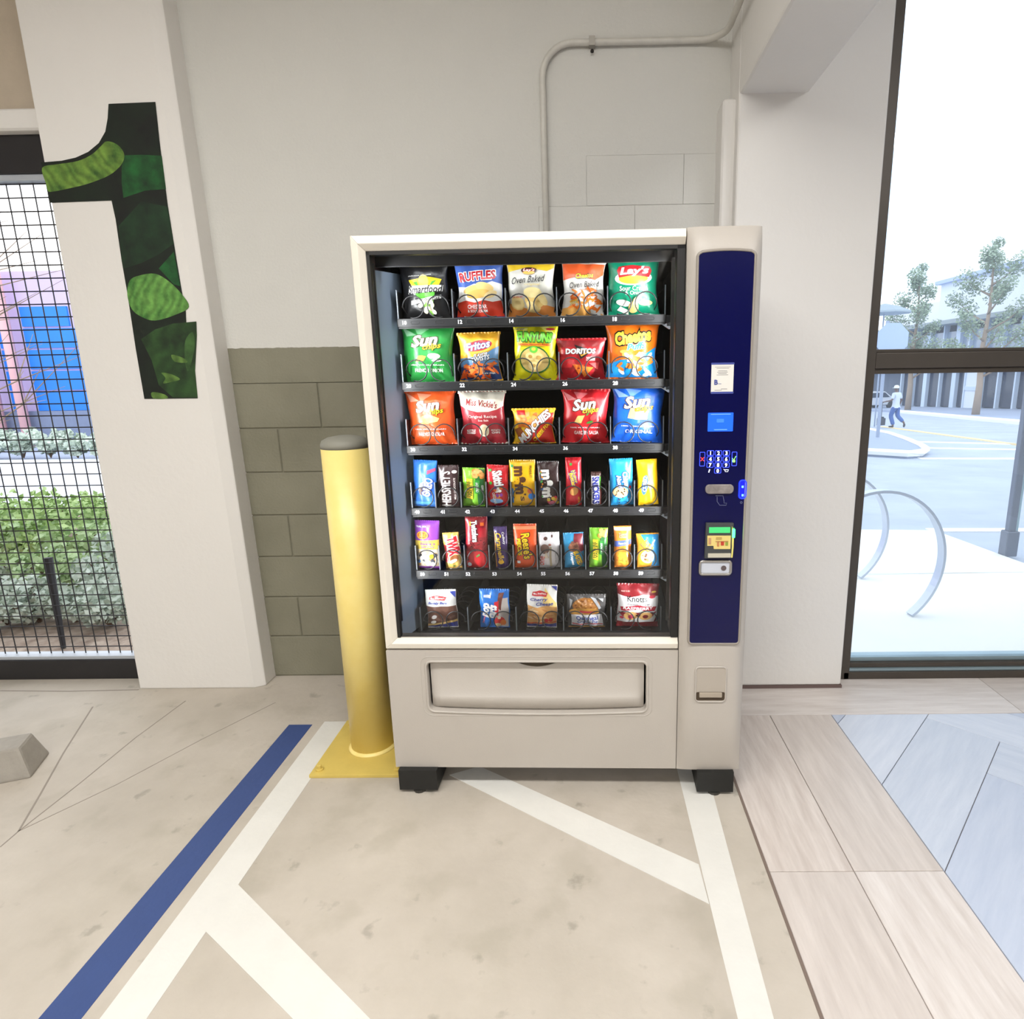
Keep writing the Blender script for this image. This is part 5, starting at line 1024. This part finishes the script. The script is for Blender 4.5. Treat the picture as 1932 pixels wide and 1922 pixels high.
# ---- trees
def leaf_cloud(centers, n, size, rng, squash=1.):
    mb = MB()
    for q in range(n):
        c, r = centers[rng.randrange(len(centers))]
        while True:
            v = Vector((rng.uniform(-1, 1), rng.uniform(-1, 1), rng.uniform(-1, 1)))
            if v.length < 1: break
        p = Vector(c) + Vector((v.x * r, v.y * r, v.z * r * squash)); s = size * rng.uniform(.6, 1.3)
        u = Vector((rng.uniform(-1, 1), rng.uniform(-1, 1), rng.uniform(-1, 1))).normalized(); w_ = u.orthogonal().normalized()
        mb.add([p - u * s, p + w_ * s * .62, p + u * s, p - w_ * s * .62], [(0, 1, 2, 3)])
    return mb
M_bark = mat('pale_bark', (170, 150, 132), .9, noise=.2, nscale=6, bump=.4); M_tleaf = mat('tree_leaf', (164, 180, 156), .7, rgb2=(126, 146, 126), nscale=1.5)
def tree(label, px_, base_py, top_py, seed, spread, group):
    b = gp(px_, base_py); rng = random.Random(seed); top = wy(px_, top_py, b.y).z; Hh = top - b.z
    t = empty('street_tree', (b.x, b.y, gz(b.y) + .08)); tag(t, label, 'tree', group)
    br = MB(); br.tube([(0, 0, 0), (.03, 0, Hh * .18), (-.05, .05, Hh * .36), (.08, 0, Hh * .62), (0, 0, Hh * .88)], [Hh * .023, Hh * .018, Hh * .014, Hh * .009, Hh * .003], 8)
    br.obj('trunk', M_bark, t, True)
    cen = []; bm2 = MB()
    for q in range(13):
        a = q * 2.4 + rng.uniform(-.4, .4); z0 = Hh * (.22 + .052 * q); L = Hh * spread * (1.05 - .055 * q) * rng.uniform(.75, 1.15)
        tip = Vector((cos(a) * L, sin(a) * L, z0 + L * .75)); s0 = Vector((0, 0, z0))
        bm2.tube([s0, s0.lerp(tip, .5) + Vector((0, 0, -L * .08)), tip], [Hh * .007, Hh * .004, Hh * .0015], 5)
        for f in (.55, .8, 1.02): cen.append((s0.lerp(tip, f), Hh * .055 * rng.uniform(.7, 1.3)))
    cen.append(((0, 0, Hh * .90), Hh * .05)); cen.append(((.1, 0, Hh * .97), Hh * .035))
    bm2.obj('branch', M_bark, t, True)
    leaf_cloud(cen, 6500, Hh * .0095, rng).obj('foliage', M_tleaf, t)['kind'] = 'stuff'
tree('loose tree with pale trunk before the glazed wall', 1840, 786, 452, 3, .26, 'street trees')
tree('slimmer tree near the walking person and sign post', 1712, 776, 500, 5, .22, 'street trees')
# ---- stop sign seen from behind
b = gp(1655, 832); sg = empty('stop_sign', (b.x, b.y, gz(b.y) + .10)); tag(sg, 'grey back of an octagonal road sign on a thin post', 'road sign')
M_al = mat('sign_back', (168, 186, 222), .45, metal=.1, noise=.05); M_pst = mat('galvanised_post', (150, 162, 184), .5, metal=.3)
oc = wy(1682, 640, b.y); ow = 27 / F * b.y * 1.05
MB().box(-.035, .035, -.03, .03, 0, oc.z - b.z + ow * .9).obj('post', M_pst, sg)
MB().prism([(oc.x - b.x + ow / cos(pi / 8) * cos(pi / 8 + k * pi / 4), oc.z - b.z - .1 + ow / cos(pi / 8) * sin(pi / 8 + k * pi / 4)) for k in range(8)], -.05, -.04, 'y').obj('sign_plate', M_al, sg)
MB().box(-.02, oc.x - b.x + .05, -.04, -.02, oc.z - b.z - .2, oc.z - b.z - .14).obj('sign_bracket', M_pst, sg)
# ---- sign post near the sidewalk edge
b = fl(1900, 1045); sp_ = empty('sign_post', (b.x, b.y, 0)); tag(sp_, 'dark steel post in a short square sleeve at the curb', 'post')
M_sp = mat('dark_post', (96, 104, 122), .45, metal=.3, noise=.15)
vv = MB(); vv.box(-.028, .028, -.028, .028, 0, 2.6); link('post', bevel_mesh(vv.mesh('post'), .006, 1), M_sp, sp_)
MB().box(.028, .046, -.02, .02, .1, 2.6).obj('channel', mat('post_light', (150, 176, 186), .4, metal=.3), sp_)
link('sleeve', bevel_mesh(MB().box(-.045, .05, -.045, .045, -.01, .19).mesh('sleeve'), .006, 1), M_sp, sp_)
# ---- bike racks
M_rack = mat('rack_steel', (196, 204, 220), .35, metal=.4, noise=.05)
def rack(label, cx, cy):
    R_, zc, w_, th = .428, .342, .055, .016; mb = MB(); N = 48; a0 = math.asin(zc / R_)
    angs = [-a0 + (pi + 2 * a0) * k / N for k in range(N + 1)]; V = []
    for a in angs:
        for (rr, yy) in ((R_, -w_ / 2), (R_, w_ / 2), (R_ - th, w_ / 2), (R_ - th, -w_ / 2)): V.append((rr * cos(a), yy, max(.0, zc + rr * sin(a))))
    fcs = [(4 * k + i, 4 * k + (i + 1) % 4, 4 * k + 4 + (i + 1) % 4, 4 * k + 4 + i) for k in range(N) for i in range(4)] + [(0, 3, 2, 1), (4 * N, 4 * N + 1, 4 * N + 2, 4 * N + 3)]
    t = empty('bike_rack', (cx, cy, 0)); tag(t, label, 'bike rack', 'hoop bike racks'); t.rotation_euler = (0, 0, RAD(8))
    mb.add(V, fcs).obj('hoop', M_rack, t)
rack('flat steel hoop bike rack close to the storefront window', 1.655, 3.42); rack('flat steel hoop bike rack nearer the street edge', 1.66, 4.12)
# ---- person crossing
b = gp(1687, 806); ph_ = wy(1695, 727, b.y).z - b.z
pe = empty('person', (b.x, b.y, gz(b.y) - .01)); tag(pe, 'person in white cap, pale shirt and blue jeans carrying a lobby dustpan', 'person')
pe.scale = (ph_ / 1.76,) * 3; pe.rotation_euler = (0, 0, RAD(28))
def skin(name, verts, edges, m, root=0, sub=2):
    me = bpy.data.meshes.new(name); me.from_pydata([v[:3] for v in verts], edges, []); o = link(name, me, m, pe, True)
    sk = o.modifiers.new('skin', 'SKIN'); sk.use_smooth_shade = True
    for v, d in zip(verts, me.skin_vertices[0].data): d.radius = (v[3], v[4] if len(v) > 4 else v[3])
    me.skin_vertices[0].data[root].use_root = True
    ss = o.modifiers.new('sub', 'SUBSURF'); ss.levels = sub; ss.render_levels = sub; return o
M_skin = mat('skin', (96, 70, 62), .6); M_shirt = mat('pale_shirt', (200, 210, 226), .8, noise=.06, nscale=12); M_jean = mat('blue_jeans', (62, 98, 168), .8, noise=.2, nscale=15)
# body: pelvis root, spine, head, arms with hands and fingers, legs (walks towards +y)
bv = [(0, 0, .95, .12, .09), (0, .01, 1.15, .12, .085), (0, .02, 1.38, .13, .085), (0, .03, 1.50, .055), (0, .05, 1.56, .055), (0, .06, 1.63, .078, .092), (0, .06, 1.70, .07, .085)]
be = [(0, 1), (1, 2), (2, 3), (3, 4), (4, 5), (5, 6)]
def chain(start, pts):
    global bv, be
    prev = start; idx = []
    for p in pts:
        bv.append(p); be.append((prev, len(bv) - 1)); prev = len(bv) - 1; idx.append(prev)
    return idx
la = chain(2, [(-.19, .02, 1.42, .05), (-.27, .02, 1.16, .042), (-.36, .22, 1.10, .032), (-.38, .30, 1.09, .034, .02)])
ra = chain(2, [(.19, .02, 1.42, .05), (.26, -.04, 1.15, .042), (.27, .06, .93, .032), (.27, .09, .86, .034, .02)])
for k, dx in enumerate((-.03, -.01, .01, .03)):
    chain(la[-1], [(-.38 + dx, .36, 1.085 - .01 * k, .010), (-.38 + dx, .39 - .004 * abs(k - 1), 1.05, .009)])
    chain(ra[-1], [(.27 + dx * .4, .10 + dx, .80, .010), (.27 + dx * .4, .105 + dx, .755 + .006 * abs(k - 1), .009)])
chain(la[-2], [(-.335, .29, 1.10, .011), (-.32, .34, 1.08, .010)]); chain(ra[-2], [(.25, .12, .87, .011), (.245, .14, .83, .010)])
chain(0, [(-.10, .02, .88, .085), (-.11, .14, .50, .058), (-.11, -.02, .10, .042), (-.11, .05, .045, .045, .03), (-.11, .16, .04, .035, .025)])
chain(0, [(.10, 0, .88, .085), (.11, -.02, .50, .058), (.11, -.34, .24, .042), (.11, -.38, .16, .045, .03), (.11, -.34, .06, .035, .025)])
skin('body', bv, be, M_skin)
skin('shirt', [(0, .01, .98, .175, .13), (0, .02, 1.2, .165, .125), (0, .03, 1.40, .16, .11), (0, .03, 1.49, .08, .075), (-.19, .02, 1.42, .075), (-.255, .02, 1.20, .070), (.19, .02, 1.42, .075), (.25, -.03, 1.20, .070), (0, .01, .84, .19, .145)], [(0, 1), (1, 2), (2, 3), (2, 4), (4, 5), (2, 6), (6, 7), (0, 8)], M_shirt)
skin('jeans', [(0, .01, .92, .15, .115), (-.10, .02, .82, .115), (-.11, .14, .50, .092), (-.11, -.02, .11, .082), (.10, 0, .82, .115), (.11, -.02, .50, .092), (.11, -.32, .25, .078)], [(0, 1), (1, 2), (2, 3), (0, 4), (4, 5), (5, 6)], M_jean)
M_shoe = mat('dark_shoe', (48, 46, 50), .6)
skin('shoe', [(-.11, -.04, .05, .055, .045), (-.11, .08, .045, .05, .04), (-.11, .19, .035, .04, .03)], [(0, 1), (1, 2)], M_shoe); skin('shoe', [(.11, -.36, .20, .05), (.11, -.39, .12, .05, .045), (.11, -.36, .03, .04, .03)], [(0, 1), (1, 2)], M_shoe)
MB().lathe([(.098, 0), (.104, .03), (.10, .075), (.075, .115), (.03, .13)], (0, .055, 1.655), 20).obj('cap', mat('white_cap', (232, 236, 232), .8), pe, True)
MB().prism([(-.07, .12), (.07, .12), (.055, .21), (0, .235), (-.055, .21)], 1.66, 1.672).obj('cap_brim', mat('white_cap', (232, 236, 232)), pe)
for s in (-1, 1): MB().lathe([(.005, -.02), (.016, 0), (.005, .02)], (s * .082, .05, 1.635), 8).obj('ear', M_skin, pe)
MB().lathe([(.004, -.02), (.014, -.008), (.006, .02)], (0, .155, 1.625), 8).obj('nose', M_skin, pe)
# dustpan on a long handle (held, stands by itself)
Rp = Matrix.Rotation(RAD(28), 3, 'Z'); hp = Rp @ Vector((-.385, .37, 0)) * (ph_ / 1.76)
dp = empty('lobby_dustpan', (b.x + hp.x, b.y + hp.y, gz(b.y) - .01)); dp.rotation_euler = (0, 0, RAD(28)); dp.scale = pe.scale; tag(dp, 'black lobby dustpan on a long thin handle held upright', 'dustpan')
MB().tube([(0, 0, .36), (0, 0, 1.10)], .012, 6).obj('handle', M_shoe, dp)
MB().prism([(-.15, .10), (.15, .10), (.15, .40), (-.15, .40)], -.10, .10, 'y').obj('pan', mat('pan_black', (56, 60, 72), .5), dp)
MB().prism([(-.13, .40), (.13, .40), (.08, .46), (-.08, .46)], -.05, .08, 'y').obj('pan_lid', mat('pan_black', (56, 60, 72)), dp)
# ---- parked car far down the street
cy_ = 52.; cpt = wy(1656, 748, cy_); car = empty('parked_car', (cpt.x - .6, cy_, gz(cy_) + .02)); tag(car, 'white parked car far down the street', 'car'); car.rotation_euler = (0, 0, RAD(20))
side = [(-2.2, .35), (-2.2, .75), (-1.5, .92), (-.9, 1.42), (.7, 1.45), (1.5, .98), (2.15, .85), (2.2, .35)]
link('car_body', bevel_mesh(MB().prism(side, -.85, .85, 'y').mesh('car_body'), .08, 2), mat('car_white', (240, 242, 246), .25, coat=.5), car)
MB().prism([(-1.25, .96), (-.85, 1.34), (.65, 1.37), (1.2, .98)], -.87, .87, 'y').obj('car_window', mat('car_glass', (70, 80, 96), .15), car)
for x in (-1.4, 1.35):
    for y in (-.8, .8):
        MB().tube([(x, y - .1, .33), (x, y + .1, .33)], .33, 16).obj('wheel', mat('tyre', (44, 46, 50), .7), car)
# ---- shade umbrella in the distance
up_ = wy(1668, 592, 24.); um = empty('shade_umbrella', (up_.x, 24., gz(24.))); tag(um, 'grey patio umbrella standing behind the octagonal sign', 'umbrella')
uz = up_.z - gz(24.)
MB().lathe([(.95, 0), (.93, .06), (.5, .24), (.05, .36)], (0, 0, uz), 8).obj('canopy', mat('umbrella_grey', (150, 164, 176), .8), um)
MB().tube([(0, 0, 0), (0, 0, uz + .3)], .03, 8).obj('pole', M_pst, um)

# ================================================================== outside, left hand garden and mural
M_mulch = mat('mulch', (186, 168, 152), .95, nscale=14, rgb2=(132, 112, 98), bump=.6, bscale=30)
ge = gp(100, 955).y
pb = struct(slab('planting_bed', [(-16, 2.84), (-1.7, 2.84), (-1.7, ge), (-16, ge)], .03, M_mulch, None), 'brown mulch planting bed outside the mesh screen', 'planting bed')
fe = gp(100, 866).y
struct(slab('road_left', [(-40, ge + .1), (-1.5, ge + .1), (-1.5, fe), (-40, fe)], .03, mat('bright_road', (226, 230, 240), .8, noise=.05)), 'bright pale road beyond the planting bed', 'road')
lc = [mat('shrub_leaf_a', (198, 216, 166), .5, rgb2=(150, 178, 124), nscale=4), mat('shrub_leaf_b', (216, 224, 212), .45, rgb2=(158, 174, 156), nscale=4), mat('shrub_leaf_c', (190, 210, 144), .5, rgb2=(146, 176, 104), nscale=4)]
M_stem = mat('stem_brown', (110, 88, 72), .9)
def shrub(label, x, y, h, r, k, seed, n=420, size=.045, name='shrub', group='shrubs behind the mesh'):
    rng = random.Random(seed); t = empty(name, (x, y, gz(y))); tag(t, label, 'shrub', group); st = MB(); cen = []
    for q in range(7):
        a = q * .9 + rng.random(); L = r * rng.uniform(.4, 1); tip = Vector((cos(a) * L, sin(a) * L, h * rng.uniform(.55, .95)))
        st.tube([(0, 0, 0), (tip.x * .4, tip.y * .4, tip.z * .6), tuple(tip)], [.012, .008, .004], 5); cen.append((tuple(tip), r * .45)); cen.append(((tip.x * .5, tip.y * .5, tip.z * .55), r * .4))
    st.obj('stem', M_stem, t); leaf_cloud(cen, n, size, rng, .8).obj('foliage', lc[k], t)['kind'] = 'stuff'
i = 0
LAB = ['low silvery shrub in the mulch behind the mesh', 'bright green leafy shrub behind the mesh', 'taller grassy green shrub near the bright road']
for (px_, py_, h_, r_, k) in ((15, 1176, .22, .19, 1), (75, 1172, .24, .18, 1), (145, 1172, .22, .19, 1), (210, 1180, .20, .16, 1), (45, 1125, .28, .23, 1), (125, 1122, .32, .24, 0), (205, 1130, .27, .22, 1), (15, 1072, .34, .27, 0), (95, 1066, .36, .28, 2), (170, 1070, .33, .27, 0), (232, 1085, .28, .22, 1), (40, 1012, .36, .34, 2), (120, 1010, .36, .34, 2), (200, 1015, .33, .32, 2)):
    p = gp(px_, py_); shrub(LAB[{1: 0, 0: 1, 2: 2}[k]], p.x, p.y, h_, r_, k, 40 + i, 800, .023 if k == 1 else .030); i += 1
# dark stake among the shrubs
p = gp(120, 1222); sk_ = MB(); e1 = wy(90, 1052, p.y + .04)
sk_.tube([(0, 0, 0), (e1.x - p.x, .04, e1.z)], [.012, .022], 8); sko = sk_.obj('garden_stake', mat('stake_black', (40, 38, 40), .6)); sko.location = (p.x, p.y, 0); tag(sko, 'dark leaning stake among the shrubs behind the mesh', 'stake')
# far planting strip and mural building
for q in range(6):
    p = gp(-80 + q * 52, 866); shrub('pale spiky shrub at the foot of the mural wall', p.x, p.y + .3, .6, .36, 1, 90 + q, 520, .07, 'far_shrub', 'shrubs at the mural wall')
my = gp(100, 842).y + .8
def mz(px_, py_): return wy(px_, py_, my)
mu = empty('mural_building', (mz(100, 800).x, my, gz(my))); tag(mu, 'blue and pink painted building beyond the road behind the mesh', 'building'); MO = mu.location
def mpart(name, x0, x1, y0, y1, m, d0=-.1, d1=0.):
    p, q = mz(x0, y1), mz(x1, y0); mid = mz((x0 + x1) / 2, (y0 + y1) / 2)
    return MB().box(p.x - MO.x, q.x - MO.x, d0, d1, p.z - MO.z, q.z - MO.z).obj(name, m, mu)
M_mw = mat('mural_lilac', (206, 188, 226), .8, noise=.1, nscale=.5); M_mb = mat('mural_blue', (36, 132, 232), .5, noise=.15, nscale=.7); M_mp = mat('mural_pink', (226, 176, 178), .8, noise=.1, nscale=.6); M_mg = mat('mural_grey', (132, 142, 168), .8, noise=.1)
zt0 = mz(60, 511).z - MO.z
MB().box(-26, 9, 0, 5, -1.5, zt0).obj('wall', M_mw, mu); MB().box(-26, 9, -.12, 0, -1.5, mz(100, 775).z - MO.z).obj('plinth', M_mg, mu)
xl = [mz(v, 680).x - MO.x for v in (-230, -196, -140, -88, -52, -18, 10, 30, 66, 150, 190)]
zA, zB = mz(60, 775).z - MO.z, mz(60, 575).z - MO.z
for k, (a, b2) in enumerate(((0, 1), (2, 3), (4, 5), (6, 7), (8, 9))):
    nrow = 5
    for r in range(nrow):
        z0 = zA + (zB - zA) * r / nrow; z1 = zA + (zB - zA) * (r + 1) / nrow - .06
        xa, xb = (xl[a], xl[b2]) if b2 < 9 else (mz(58, 680).x - MO.x, mz(175, 680).x - MO.x)
        if r == 4: xb -= (xb - xa) * .25
        MB().box(xa, xb, -.06, 0, z0, z1).obj('panel', M_mb, mu)
for (v0, v1) in ((-80, -58), (-14, 6), (32, 52)):
    a, b2 = mz(v0, 680).x - MO.x, mz(v1, 680).x - MO.x
    MB().tube([((a + b2) / 2, -.35, -1.2), ((a + b2) / 2, -.35, zt0)], (b2 - a) / 2 * .8, 12).obj('column', M_mp, mu, True)
# bare branched tree between the road and the mesh
p = gp(-70, 1000); bt = empty('bare_tree', (p.x, p.y, gz(p.y))); tag(bt, 'thin bare branched tree outside the mesh screen', 'tree')
rng = random.Random(11); tb = MB(); tb.tube([(0, 0, 0), (.05, 0, 1.0), (-.03, 0, 2.0), (.1, 0, 3.2)], [.06, .05, .035, .02], 8); tb.obj('trunk', M_bark, bt, True)
bb = MB()
for q in range(20):
    z0 = rng.uniform(.7, 3.2); L = rng.uniform(.6, 1.7); a = rng.uniform(-.7, .9); s0 = Vector((0, 0, z0)); tip = s0 + Vector((cos(a) * L, sin(a) * L * .5, L * rng.uniform(.1, .8)))
    mid = s0.lerp(tip, .5) + Vector((0, 0, rng.uniform(-.12, .05))); bb.tube([s0, mid, tip], [.010, .006, .002], 5)
    for w2 in range(2):
        t2 = mid + Vector((rng.uniform(-.3, .6), rng.uniform(-.3, .3), rng.uniform(0, .5))); bb.tube([mid, t2], [.007, .002], 4)
bb.obj('branch', M_bark, bt)['kind'] = 'stuff'
